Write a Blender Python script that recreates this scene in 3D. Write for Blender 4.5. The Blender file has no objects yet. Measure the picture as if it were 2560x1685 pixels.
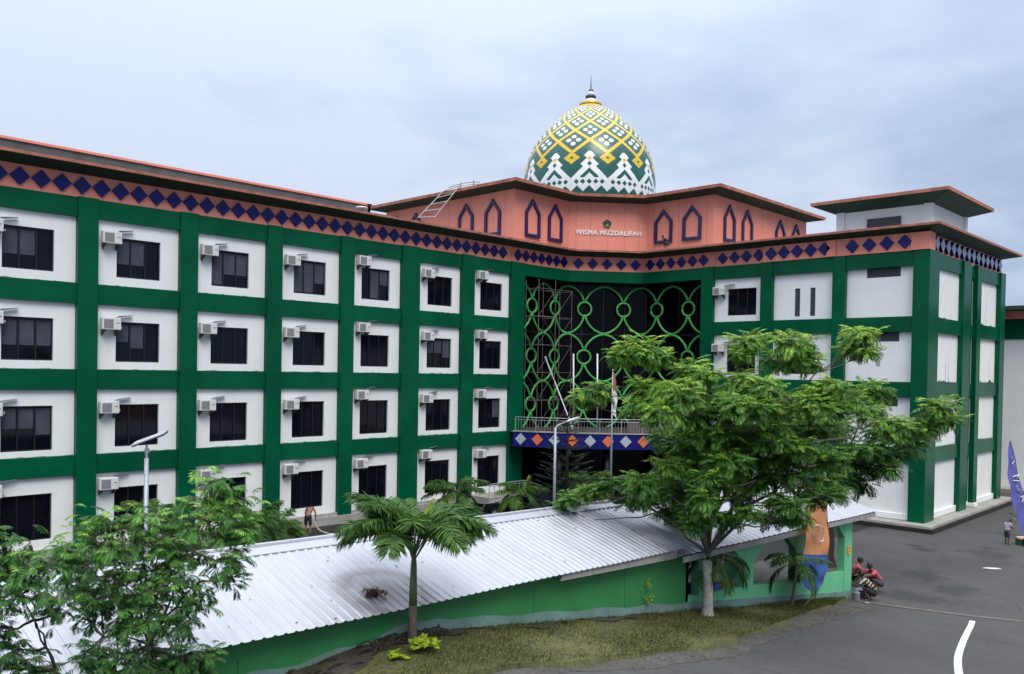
import bpy, bmesh, math, random
import numpy as np
from mathutils import Vector, Matrix
rnd = random.Random(7)
R = math.radians
# ------------------------------------------------------------------ camera
CAM = Vector((38.94, -16.305, 7.961))
CR = Vector((0.71991671, 0.69384749, 0.01719274))
CU = Vector((-0.02236923, -0.00156292, 0.99974856))
CF = Vector((-0.6936999, 0.72012028, -0.01439566))
FPX, PX, PY = 2132.4, 1280.0, 956.59          # focal length and principal point in photo pixels
scene = bpy.context.scene
cam_data = bpy.data.cameras.new('camera')
cam_data.sensor_width = 36.0
cam_data.lens = FPX / 2560 * 36.0
cam_data.shift_y = (PY - 842.5) / 2560
cam_data.clip_start = 0.1
cam_data.clip_end = 5000
camera = bpy.data.objects.new('camera', cam_data)
scene.collection.objects.link(camera)
camera.matrix_world = Matrix(((CR.x, CU.x, -CF.x, CAM.x), (CR.y, CU.y, -CF.y, CAM.y), (CR.z, CU.z, -CF.z, CAM.z), (0, 0, 0, 1)))
scene.camera = camera
scene.view_settings.view_transform = 'Standard'
scene.view_settings.look = 'None'
scene.view_settings.exposure = EXPOSURE = 0.0
scene.view_settings.gamma = 1.0
scene.view_settings.use_curve_mapping = False

# ------------------------------------------------------------------ sky and sun (overcast)
SUN_ELEV, SUN_AZ = R(50), R(118)        # azimuth measured clockwise from +Y: light falls from the camera's side
world = bpy.data.worlds.new('World')
scene.world = world
world.use_nodes = True
wt = world.node_tree
wt.nodes.clear()
def wn(t, **k):
    n = wt.nodes.new(t)
    for a, b in k.items(): setattr(n, a, b)
    return n
wo = wn('ShaderNodeOutputWorld')
sky = wn('ShaderNodeTexSky', sky_type='NISHITA', sun_disc=False, sun_elevation=SUN_ELEV, sun_rotation=SUN_AZ)
bg_sky = wn('ShaderNodeBackground'); bg_sky.inputs['Strength'].default_value = 0.09
wt.links.new(sky.outputs[0], bg_sky.inputs[0])
bg_cloud = wn('ShaderNodeBackground'); bg_cloud.inputs['Strength'].default_value = 1.0
tc = wn('ShaderNodeTexCoord')
sep = wn('ShaderNodeSeparateXYZ'); wt.links.new(tc.outputs['Generated'], sep.inputs[0])
def wm(op, a, b=None, clamp=False):
    n = wn('ShaderNodeMath', operation=op, use_clamp=clamp)
    for i, v in enumerate((a, b)):
        if v is None: continue
        if isinstance(v, (int, float)): n.inputs[i].default_value = v
        else: wt.links.new(v, n.inputs[i])
    return n.outputs[0]
zc = wm('MAXIMUM', sep.outputs[2], 0.0)
den = wm('ADD', zc, 0.16)
cx = wm('DIVIDE', sep.outputs[0], den); cy = wm('DIVIDE', sep.outputs[1], den)
comb = wn('ShaderNodeCombineXYZ'); wt.links.new(cx, comb.inputs[0]); wt.links.new(cy, comb.inputs[1])
comb.inputs[2].default_value = 3.3
nz1 = wn('ShaderNodeTexNoise'); nz1.inputs['Scale'].default_value = 0.75; nz1.inputs['Detail'].default_value = 7; nz1.inputs['Roughness'].default_value = 0.5
nz1.inputs['Distortion'].default_value = 0.5
wt.links.new(comb.outputs[0], nz1.inputs['Vector'])
nz2 = wn('ShaderNodeTexNoise'); nz2.inputs['Scale'].default_value = 2.6; nz2.inputs['Detail'].default_value = 6
wt.links.new(comb.outputs[0], nz2.inputs['Vector'])
# the deck is thinner (brighter) towards the west (-X), thicker towards the north-east
side = wm('ADD', wm('MULTIPLY', sep.outputs[0], -0.38), wm('MULTIPLY', sep.outputs[1], -0.10))
mixv = wm('ADD', wm('ADD', wm('MULTIPLY', nz1.outputs[0], 0.72), wm('MULTIPLY', nz2.outputs[0], 0.34)), side)
cr = wn('ShaderNodeValToRGB')
el = cr.color_ramp.elements
el[0].position = 0.42; el[0].color = (0.375, 0.47, 0.645, 1)
el[1].position = 0.71; el[1].color = (0.67, 0.755, 0.92, 1)
e = el.new(0.56); e.color = (0.50, 0.60, 0.80, 1)
wt.links.new(mixv, cr.inputs[0])
# overcast luminance rises from the horizon to the zenith
zg = wm('ADD', 1.0, wm('MULTIPLY', wm('POWER', zc, 3.0), 5.2))
neu = wn('ShaderNodeMix', data_type='RGBA'); wt.links.new(wm('MULTIPLY', wm('SUBTRACT', zc, 0.3), 1.6, True), neu.inputs[0]); wt.links.new(cr.outputs[0], neu.inputs[6]); neu.inputs[7].default_value = (0.60, 0.605, 0.62, 1)   # the deck overhead is a neutral grey
mulc = wn('ShaderNodeVectorMath', operation='SCALE'); wt.links.new(neu.outputs[2], mulc.inputs[0]); wt.links.new(zg, mulc.inputs['Scale'])
wt.links.new(mulc.outputs[0], bg_cloud.inputs[0])
mixs = wn('ShaderNodeMixShader'); mixs.inputs[0].default_value = 0.95
wt.links.new(bg_sky.outputs[0], mixs.inputs[1]); wt.links.new(bg_cloud.outputs[0], mixs.inputs[2])
wt.links.new(mixs.outputs[0], wo.inputs[0])
sun_data = bpy.data.lights.new('sun', 'SUN')
sun_data.energy = 2.0
sun_data.angle = R(28)
sun_data.color = (1.0, 0.94, 0.85)
sun = bpy.data.objects.new('sun', sun_data)
scene.collection.objects.link(sun)
sd = Vector((math.sin(SUN_AZ) * math.cos(SUN_ELEV), math.cos(SUN_AZ) * math.cos(SUN_ELEV), math.sin(SUN_ELEV)))
sun.rotation_euler = sd.to_track_quat('Z', 'Y').to_euler()

# ------------------------------------------------------------------ materials
MATS = {}
def mat(name, col, rough=0.6, metal=0.0, var=0.12, scale=1.5, streak=0.0, streak_col=(0.05, 0.045, 0.035), bump=0.0, bscale=30.0, spec=0.5, fine=0.0):
    """Principled paint with two sizes of colour wear, optional vertical rain streaks and bump (object coordinates)."""
    m = bpy.data.materials.new(name); m.use_nodes = True
    nt = m.node_tree; b = nt.nodes['Principled BSDF']
    b.inputs['Roughness'].default_value = rough; b.inputs['Metallic'].default_value = metal
    b.inputs['Specular IOR Level'].default_value = spec
    def N(t): return nt.nodes.new(t)
    tcn = N('ShaderNodeTexCoord'); L = nt.links.new
    n1 = N('ShaderNodeTexNoise'); n1.inputs['Scale'].default_value = scale; n1.inputs['Detail'].default_value = 6; n1.inputs['Roughness'].default_value = 0.62
    L(tcn.outputs['Object'], n1.inputs['Vector'])
    mr = N('ShaderNodeMapRange'); mr.inputs[1].default_value = 0.28; mr.inputs[2].default_value = 0.72
    mr.inputs[3].default_value = 1 - var; mr.inputs[4].default_value = 1 + var
    L(n1.outputs[0], mr.inputs[0])
    sc = N('ShaderNodeVectorMath'); sc.operation = 'SCALE'; sc.inputs[0].default_value = col
    L(mr.outputs[0], sc.inputs['Scale'])
    out = sc.outputs[0]
    if fine:
        n3 = N('ShaderNodeTexNoise'); n3.inputs['Scale'].default_value = scale * 14; n3.inputs['Detail'].default_value = 3
        L(tcn.outputs['Object'], n3.inputs['Vector'])
        mr3 = N('ShaderNodeMapRange'); mr3.inputs[1].default_value = 0.3; mr3.inputs[2].default_value = 0.7; mr3.inputs[3].default_value = 1 - fine; mr3.inputs[4].default_value = 1 + fine
        L(n3.outputs[0], mr3.inputs[0])
        s3 = N('ShaderNodeVectorMath'); s3.operation = 'SCALE'; L(out, s3.inputs[0]); L(mr3.outputs[0], s3.inputs['Scale']); out = s3.outputs[0]
    if streak:
        mp = N('ShaderNodeMapping'); mp.inputs['Scale'].default_value = (2.2, 2.2, 0.22)
        L(tcn.outputs['Object'], mp.inputs[0])
        n2 = N('ShaderNodeTexNoise'); n2.inputs['Scale'].default_value = 1.6; n2.inputs['Detail'].default_value = 5; n2.inputs['Roughness'].default_value = 0.7
        L(mp.outputs[0], n2.inputs['Vector'])
        m2 = N('ShaderNodeMapRange'); m2.inputs[1].default_value = 0.55; m2.inputs[2].default_value = 0.8; m2.inputs[3].default_value = 0; m2.inputs[4].default_value = streak
        L(n2.outputs[0], m2.inputs[0])
        mx = N('ShaderNodeMix'); mx.data_type = 'RGBA'; L(m2.outputs[0], mx.inputs[0]); L(out, mx.inputs[6]); mx.inputs[7].default_value = (*streak_col, 1)
        out = mx.outputs[2]
    L(out, b.inputs['Base Color'])
    if bump:
        nb = N('ShaderNodeTexNoise'); nb.inputs['Scale'].default_value = bscale; nb.inputs['Detail'].default_value = 4
        L(tcn.outputs['Object'], nb.inputs['Vector'])
        bp = N('ShaderNodeBump'); bp.inputs['Strength'].default_value = bump; bp.inputs['Distance'].default_value = 0.02
        L(nb.outputs[0], bp.inputs['Height']); L(bp.outputs[0], b.inputs['Normal'])
    MATS[name] = m
    return m
mat('white_wall', (0.76, 0.77, 0.765), 0.65, var=0.045, scale=0.6, streak=0.2, streak_col=(0.42, 0.42, 0.38), bump=0.15, bscale=8)
mat('white_stained', (0.76, 0.765, 0.745), 0.65, var=0.05, scale=0.7, streak=0.3, streak_col=(0.16, 0.15, 0.12), bump=0.15, bscale=8)
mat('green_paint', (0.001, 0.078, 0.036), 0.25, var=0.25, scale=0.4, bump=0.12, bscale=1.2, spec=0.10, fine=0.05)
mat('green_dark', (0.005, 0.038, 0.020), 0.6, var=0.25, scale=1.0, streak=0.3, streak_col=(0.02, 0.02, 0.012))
mat('coral', (0.78, 0.262, 0.195), 0.6, var=0.07, scale=0.8, streak=0.16, streak_col=(0.5, 0.17, 0.11))
mat('drain_shade', (0.014, 0.013, 0.012), 0.95, var=0.5, scale=2)  # near-black that paints the shadow below the apron's edge
mat('coral_worn', (0.44, 0.165, 0.115), 0.8, var=0.4, scale=1.7, streak=0.95, streak_col=(0.085, 0.065, 0.055), fine=0.2)
mat('navy', (0.011, 0.011, 0.135), 0.3, var=0.1, scale=2, spec=0.2)
mat('diamond_sheen', (0.20, 0.22, 0.34), 0.2, var=0.1, scale=2)  # sky sheen on the end wall's navy diamonds, painted into the colour
mat('navy_trim', (0.022, 0.010, 0.085), 0.4, var=0.1, scale=2)
mat('grey_render', (0.10, 0.098, 0.098), 0.85, var=0.25, scale=1.2, streak=0.5, streak_col=(0.04, 0.035, 0.03))
mat('roof_deck', (0.16, 0.15, 0.14), 0.9, var=0.3)
mat('frame_black', (0.006, 0.006, 0.009), 0.4, var=0.1)
mat('curtain', (0.045, 0.048, 0.07), 0.8, var=0.3)
mat('ac_white', (0.62, 0.62, 0.60), 0.5, var=0.05, streak=0.1, streak_col=(0.35, 0.33, 0.28))
mat('ac_grille', (0.20, 0.20, 0.215), 0.6, var=0.15, scale=8)
mat('metal_dark', (0.06, 0.065, 0.065), 0.5, metal=0.3, var=0.2)
mat('metal_pale', (0.46, 0.48, 0.50), 0.4, metal=0.3, var=0.15, scale=3)
mat('galv', (0.30, 0.33, 0.36), 0.45, metal=0.4, var=0.2, scale=4)
mat('rust', (0.115, 0.09, 0.09), 0.8, var=0.35, scale=6)
mat('lattice_green', (0.065, 0.36, 0.085), 0.45, var=0.15, scale=3)
mat('concrete', (0.30, 0.29, 0.27), 0.9, var=0.25, scale=1.6, fine=0.12, streak=0.3, streak_col=(0.1, 0.09, 0.08))
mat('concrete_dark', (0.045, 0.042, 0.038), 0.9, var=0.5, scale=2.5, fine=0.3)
mat('slat_grey', (0.055, 0.06, 0.07), 0.6, var=0.3, scale=5)
mat('tile_green', (0.018, 0.10, 0.085), 0.24, var=0.22, scale=5)
mat('tile_yellow', (0.70, 0.47, 0.028), 0.26, var=0.1, scale=4)
mat('tile_white', (0.78, 0.80, 0.82), 0.26, var=0.05, scale=4)
mat('gold', (0.42, 0.31, 0.06), 0.3, metal=0.4)
mat('finial_white', (0.75, 0.75, 0.78), 0.25)
mat('finial_dark', (0.05, 0.045, 0.06), 0.3)
mat('letter_white', (0.82, 0.80, 0.80), 0.4)
mat('emblem_green', (0.02, 0.05, 0.025), 0.35)
mat('emblem_pale', (0.25, 0.28, 0.2), 0.4)
mat('orange', (0.62, 0.14, 0.055), 0.5, var=0.06)
mat('lozenge_grey', (0.36, 0.42, 0.47), 0.5, var=0.05)
mat('shed_green', (0.03, 0.20, 0.062), 0.6, var=0.14, scale=0.9, streak=0.12, streak_col=(0.02, 0.10, 0.035), bump=0.1, bscale=6)
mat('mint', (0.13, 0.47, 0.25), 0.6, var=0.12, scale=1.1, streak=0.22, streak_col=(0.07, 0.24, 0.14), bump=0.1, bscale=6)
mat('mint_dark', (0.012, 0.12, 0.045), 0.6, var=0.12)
mat('wall_band', (0.14, 0.235, 0.215), 0.8, var=0.25, scale=1.3, streak=0.4, streak_col=(0.08, 0.19, 0.11), fine=0.1)
mat('fascia_grey', (0.27, 0.26, 0.25), 0.7, var=0.2, streak=0.3)
mat('bark', (0.12, 0.108, 0.09), 0.9, var=0.3, scale=5, bump=0.5, bscale=20)
mat('bark_dark', (0.022, 0.017, 0.015), 0.9, var=0.3, scale=6)
mat('bark_pale', (0.30, 0.285, 0.26), 0.9, var=0.45, scale=4.5, bump=0.5, bscale=16, fine=0.35)
mat('palm_green', (0.07, 0.11, 0.045), 0.5, var=0.2, scale=3)
mat('palm_brown', (0.085, 0.068, 0.055), 0.9, var=0.35, scale=6, bump=0.5, bscale=25)
mat('road_paint', (0.62, 0.62, 0.60), 0.7, var=0.15, scale=3, fine=0.12)
mat('paper', (0.72, 0.72, 0.72), 0.7)
mat('skin', (0.22, 0.105, 0.065), 0.55, var=0.1, scale=6)
mat('skin_dark', (0.11, 0.055, 0.038), 0.55, var=0.1, scale=6)
mat('hair', (0.006, 0.005, 0.005), 0.5)
mat('cloth_black', (0.008, 0.008, 0.010), 0.8)
mat('cloth_pink', (0.50, 0.075, 0.11), 0.8, var=0.15, scale=6)
mat('cloth_red', (0.30, 0.07, 0.09), 0.8, var=0.25, scale=8)
mat('cloth_lilac', (0.35, 0.31, 0.38), 0.8, var=0.15, scale=7)
mat('cloth_short', (0.05, 0.045, 0.06), 0.8, var=0.2)
mat('cloth_tan', (0.40, 0.25, 0.13), 0.8)
mat('cloth_pale', (0.40, 0.40, 0.42), 0.8)
mat('cloth_grey', (0.16, 0.15, 0.16), 0.8)
mat('hose', (0.50, 0.46, 0.38), 0.5)
mat('car_black', (0.006, 0.007, 0.009), 0.08, var=0.02)
mat('car_white', (0.66, 0.67, 0.70), 0.2, var=0.03)
mat('tyre', (0.012, 0.012, 0.012), 0.8)
mat('banner_orange', (0.62, 0.26, 0.105), 0.75, var=0.10, scale=2.5)
mat('banner_blue', (0.035, 0.10, 0.36), 0.7, var=0.18, scale=2.5)
mat('banner_purple', (0.10, 0.10, 0.37), 0.7, var=0.2, scale=2.5)
mat('banner_white', (0.62, 0.58, 0.60), 0.7)
mat('flag_red', (0.42, 0.12, 0.10), 0.8)
mat('flag_white', (0.72, 0.72, 0.74), 0.8)
mat('yellow', (0.62, 0.36, 0.03), 0.5, var=0.12, scale=6)
mat('solar', (0.012, 0.018, 0.035), 0.15)
mat('bucket_blue', (0.16, 0.20, 0.36), 0.5)
mat('kerb_green', (0.02, 0.12, 0.05), 0.6)
mat('dry_leaf', (0.085, 0.045, 0.025), 0.9, var=0.4, scale=10)

def glass_mat(name, col, rough=0.04, var=0.4):
    m = mat(name, col, rough, var=var, scale=1.3, spec=0.5)
    return m
mat('window_glass', (0.003, 0.004, 0.008), 0.06, var=0.4, scale=1.3, spec=0.22)
MATS['curtain_wall'] = mat('curtain_wall', (0.0012, 0.0015, 0.003), 0.12, var=0.3, spec=0.12)

def leaf_mat(name, stops, rough=0.45, trans=0.28):
    m = bpy.data.materials.new(name); m.use_nodes = True
    nt = m.node_tree; b = nt.nodes['Principled BSDF']; L = nt.links.new
    at = nt.nodes.new('ShaderNodeAttribute'); at.attribute_name = 'tint'
    r = nt.nodes.new('ShaderNodeValToRGB'); r.color_ramp.elements[0].color = (*stops[0][1], 1); r.color_ramp.elements[0].position = stops[0][0]
    r.color_ramp.elements[1].color = (*stops[-1][1], 1); r.color_ramp.elements[1].position = stops[-1][0]
    for p, c in stops[1:-1]:
        e = r.color_ramp.elements.new(p); e.color = (*c, 1)
    L(at.outputs['Fac'], r.inputs[0])
    L(r.outputs[0], b.inputs['Base Color']); b.inputs['Roughness'].default_value = rough; b.inputs['Specular IOR Level'].default_value = 0.22
    tr = nt.nodes.new('ShaderNodeBsdfTranslucent'); L(r.outputs[0], tr.inputs[0])
    mx = nt.nodes.new('ShaderNodeMixShader'); mx.inputs[0].default_value = trans
    L(b.outputs[0], mx.inputs[1]); L(tr.outputs[0], mx.inputs[2]); L(mx.outputs[0], nt.nodes['Material Output'].inputs[0])
    MATS[name] = m
leaf_mat('leaf_tree', ((0, (0.013, 0.05, 0.013)), (0.40, (0.042, 0.118, 0.02)), (0.70, (0.125, 0.275, 0.035)), (1, (0.31, 0.46, 0.06))))
leaf_mat('leaf_sapling', ((0, (0.012, 0.05, 0.014)), (0.42, (0.036, 0.135, 0.024)), (0.76, (0.115, 0.32, 0.042)), (1, (0.31, 0.48, 0.08))))
leaf_mat('leaf_palm', ((0, (0.028, 0.08, 0.02)), (0.5, (0.065, 0.15, 0.03)), (0.85, (0.15, 0.25, 0.045)), (1, (0.30, 0.42, 0.05))))
leaf_mat('leaf_dark', ((0, (0.004, 0.016, 0.012)), (0.7, (0.008, 0.03, 0.02)), (1, (0.03, 0.075, 0.06))), trans=0.1)
leaf_mat('leaf_lime', ((0, (0.16, 0.28, 0.02)), (1, (0.42, 0.48, 0.03))))
leaf_mat('grass_blade', ((0, (0.028, 0.05, 0.012)), (0.5, (0.065, 0.08, 0.02)), (1, (0.14, 0.115, 0.045))), trans=0.15)

# ------------------------------------------------------------------ helpers
COL = scene.collection
OFF = {}
def tag(o, label=None, cat=None, group=None, kind=None):
    if label: o['label'] = label
    if cat: o['category'] = cat
    if group: o['group'] = group
    if kind: o['kind'] = kind
    return o
def thing(name, label, cat, loc=(0, 0, 0), group=None, rotz=0.0):
    o = bpy.data.objects.new(name, None); COL.objects.link(o)
    o.location = loc; o.rotation_euler = (0, 0, rotz); o.empty_display_size = 0.3
    OFF[o] = Vector(loc) if not rotz else Vector((0, 0, 0))
    return tag(o, label, cat, group)
def link_mesh(name, me, parent=None):
    o = bpy.data.objects.new(name, me); COL.objects.link(o)
    if parent is not None:
        o.parent = parent; OFF[o] = OFF[parent]
    else: OFF[o] = Vector((0, 0, 0))
    return o
class MB:
    """collects shapes in world coordinates and links them as one mesh object"""
    def __init__(s): s.v = []; s.f = []; s.m = []; s.cur = 0; s.sm = []; s.smooth = False
    def add(s, vs, fs):
        b = len(s.v); s.v.extend([tuple(p) for p in vs])
        for f in fs:
            s.f.append([b + i for i in f]); s.m.append(s.cur); s.sm.append(s.smooth)
    def box(s, x0, x1, y0, y1, z0, z1):
        v = [(x, y, z) for z in (z0, z1) for y in (y0, y1) for x in (x0, x1)]
        s.add(v, [(0, 2, 3, 1), (4, 5, 7, 6), (0, 1, 5, 4), (2, 6, 7, 3), (0, 4, 6, 2), (1, 3, 7, 5)])
    def obox(s, o, u, v, w):
        o, u, v, w = map(Vector, (o, u, v, w))
        p = [o + u * a + v * b + w * c for c in (0, 1) for b in (0, 1) for a in (0, 1)]
        s.add(p, [(0, 2, 3, 1), (4, 5, 7, 6), (0, 1, 5, 4), (2, 6, 7, 3), (0, 4, 6, 2), (1, 3, 7, 5)])
    def quad(s, a, b, c, d): s.add([a, b, c, d], [(0, 1, 2, 3)])
    def prism(s, pts, off):
        """polygon pts extruded along off"""
        n = len(pts); off = Vector(off); p = [Vector(q) for q in pts]
        s.add(p + [q + off for q in p], [tuple(range(n - 1, -1, -1)), tuple(range(n, 2 * n))] + [(i, (i + 1) % n, n + (i + 1) % n, n + i) for i in range(n)])
    def tube(s, pts, r, n=6, cap=True):
        pts = [Vector(p) for p in pts]
        rs = r if isinstance(r, (list, tuple)) else [r] * len(pts)
        ref = Vector((0, 0, 1)); vs = []
        for i, p in enumerate(pts):
            t = (pts[min(i + 1, len(pts) - 1)] - pts[max(i - 1, 0)])
            if t.length < 1e-9: t = Vector((0, 0, 1))
            t.normalize()
            a = t.cross(ref)
            if a.length < 0.05: a = t.cross(Vector((1, 0, 0)))
            a.normalize(); b = a.cross(t)
            for k in range(n):
                an = 2 * math.pi * k / n
                vs.append(p + (a * math.cos(an) + b * math.sin(an)) * rs[i])
        fs = [(i * n + k, i * n + (k + 1) % n, (i + 1) * n + (k + 1) % n, (i + 1) * n + k) for i in range(len(pts) - 1) for k in range(n)]
        if cap: fs += [tuple(range(n - 1, -1, -1)), tuple(range((len(pts) - 1) * n, len(pts) * n))]
        s.add(vs, fs)
    def lathe(s, prof, c, n=24):
        c = Vector(c); vs = []
        for r, z in prof:
            for k in range(n):
                a = 2 * math.pi * k / n
                vs.append((c.x + r * math.cos(a), c.y + r * math.sin(a), c.z + z))
        m = len(prof)
        fs = [(i * n + k, i * n + (k + 1) % n, (i + 1) * n + (k + 1) % n, (i + 1) * n + k) for i in range(m - 1) for k in range(n)]
        fs += [tuple(range(n - 1, -1, -1)), tuple(range((m - 1) * n, m * n))]
        s.add(vs, fs)
    def sphere(s, c, r, n=10, m=7):
        c = Vector(c); r = Vector(r) if not isinstance(r, (int, float)) else Vector((r, r, r))
        vs = [(c.x, c.y, c.z - r.z)]
        for i in range(1, m):
            ph = math.pi * i / m
            for k in range(n):
                a = 2 * math.pi * k / n
                vs.append((c.x + r.x * math.sin(ph) * math.cos(a), c.y + r.y * math.sin(ph) * math.sin(a), c.z - r.z * math.cos(ph)))
        vs.append((c.x, c.y, c.z + r.z)); t = len(vs) - 1
        fs = [(0, 1 + (k + 1) % n, 1 + k) for k in range(n)]
        fs += [(1 + i * n + k, 1 + i * n + (k + 1) % n, 1 + (i + 1) * n + (k + 1) % n, 1 + (i + 1) * n + k) for i in range(m - 2) for k in range(n)]
        fs += [(1 + (m - 2) * n + k, 1 + (m - 2) * n + (k + 1) % n, t) for k in range(n)]
        s.add(vs, fs)
    def build(s, name, mats, parent=None, bevel=0.0):
        off = OFF[parent] if parent is not None else Vector((0, 0, 0))
        me = bpy.data.meshes.new(name)
        me.from_pydata([(p[0] - off.x, p[1] - off.y, p[2] - off.z) for p in s.v], [], s.f)
        for m in ([mats] if isinstance(mats, str) else mats): me.materials.append(MATS[m])
        me.polygons.foreach_set('material_index', s.m)
        me.polygons.foreach_set('use_smooth', s.sm)
        me.update()
        o = link_mesh(name, me, parent)
        if bevel:
            bv = o.modifiers.new('bevel', 'BEVEL'); bv.width = bevel; bv.segments = 2; bv.limit_method = 'ANGLE'
        return o
def wall_holes(mb, o, u, n, U, z0, z1, holes, depth):
    """vertical wall face from o along u (length U) with rectangular recesses; n is the outward normal"""
    o, u, n = Vector(o), Vector(u), Vector(n)
    us = sorted({0.0, U} | {h[0] for h in holes} | {h[1] for h in holes})
    zs = sorted({z0, z1} | {h[2] for h in holes} | {h[3] for h in holes})
    P = lambda a, z, d=0.0: o + u * a + n * d + Vector((0, 0, z))
    for i in range(len(us) - 1):
        for j in range(len(zs) - 1):
            a, z = (us[i] + us[i + 1]) / 2, (zs[j] + zs[j + 1]) / 2
            if any(h[0] < a < h[1] and h[2] < z < h[3] for h in holes): continue
            mb.quad(P(us[i], zs[j]), P(us[i + 1], zs[j]), P(us[i + 1], zs[j + 1]), P(us[i], zs[j + 1]))
    for a0, a1, b0, b1 in holes:
        d = -depth
        mb.quad(P(a0, b0), P(a1, b0), P(a1, b0, d), P(a0, b0, d)); mb.quad(P(a0, b1), P(a1, b1), P(a1, b1, d), P(a0, b1, d))
        mb.quad(P(a0, b0), P(a0, b1), P(a0, b1, d), P(a0, b0, d)); mb.quad(P(a1, b0), P(a1, b1), P(a1, b1, d), P(a1, b0, d))
def offset_path(path, d, closed):
    """plan polyline offset by d to the right-hand side of travel (outwards for our counter-clockwise-from-below loops)"""
    n = len(path); res = []
    for i in range(n):
        p = Vector(path[i]).to_2d() if len(path[i]) > 2 else Vector(path[i])
        def nrm(a, b):
            t = (Vector(b) - Vector(a)).normalized(); return Vector((t.y, -t.x))
        ns = []
        if closed or i > 0: ns.append(nrm(path[i - 1], path[i]))
        if closed or i < n - 1: ns.append(nrm(path[i], path[(i + 1) % n]))
        if len(ns) == 1: res.append(p + ns[0] * d)
        else:
            m = (ns[0] + ns[1]).normalized(); res.append(p + m * (d / max(0.3, m.dot(ns[0]))))
    return res
def sweep(mb, prof, path, closed=False, ring=False):
    """profile [(outward, z), ...] carried along a plan path; ring closes the profile"""
    cols = [offset_path(path, d, closed) for d, z in prof]
    n = len(path); k = len(prof); vs = [(cols[j][i].x, cols[j][i].y, prof[j][1]) for i in range(n) for j in range(k)]
    fs = []
    for i in range(n if closed else n - 1):
        for j in range(k if ring else k - 1):
            a, b = i * k, ((i + 1) % n) * k; j2 = (j + 1) % k
            fs.append((a + j, b + j, b + j2, a + j2))
    if ring and not closed: fs += [tuple(range(k)), tuple((n - 1) * k + j for j in reversed(range(k)))]
    mb.add(vs, fs)
def copy_tree(o, parent=None):
    c = o.copy(); COL.objects.link(c)
    if parent is not None: c.parent = parent
    for ch in o.children: copy_tree(ch, c)
    return c
V = 2560 / 2380
def ray(u, v): return CF + CR * ((u - PX) / FPX) - CU * ((v - PY) / FPX)
def at(xv, yv, depth):
    """point at a forward distance from the camera"""
    return CAM + ray(xv * V, yv * V) * depth
# ------------------------------------------------------------------ ground
RAMP_Y, RAMP_S, Z_FLAT = 15.9, 0.147, -0.5
def ground_z(x, y):
    r = Z_FLAT
    if y < RAMP_Y: r = Z_FLAT + RAMP_S * (RAMP_Y - max(y, -5.6)) - 0.11 * max(0.0, min(-7.0 - y, 7.0))
    if RAMP_Y - 1.6 < y < RAMP_Y + 1.6: r = Z_FLAT + RAMP_S * ((RAMP_Y + 1.6 - y) ** 2) / 6.4
    t = min(1.0, max(0.0, (x - 20.6) / 1.2))
    return Z_FLAT + (r - Z_FLAT) * t * t * (3 - 2 * t)
def sheet(name, xs, ys, dz, m, clip=None):
    mb = MB(); mb.smooth = True
    vs = [(x, y, ground_z(x, y) + dz) for y in ys for x in xs]; n = len(xs)
    mb.add(vs, [(j * n + i, j * n + i + 1, (j + 1) * n + i + 1, (j + 1) * n + i) for j in range(len(ys) - 1) for i in range(n - 1)])
    return mb.build(name, m)
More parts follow.
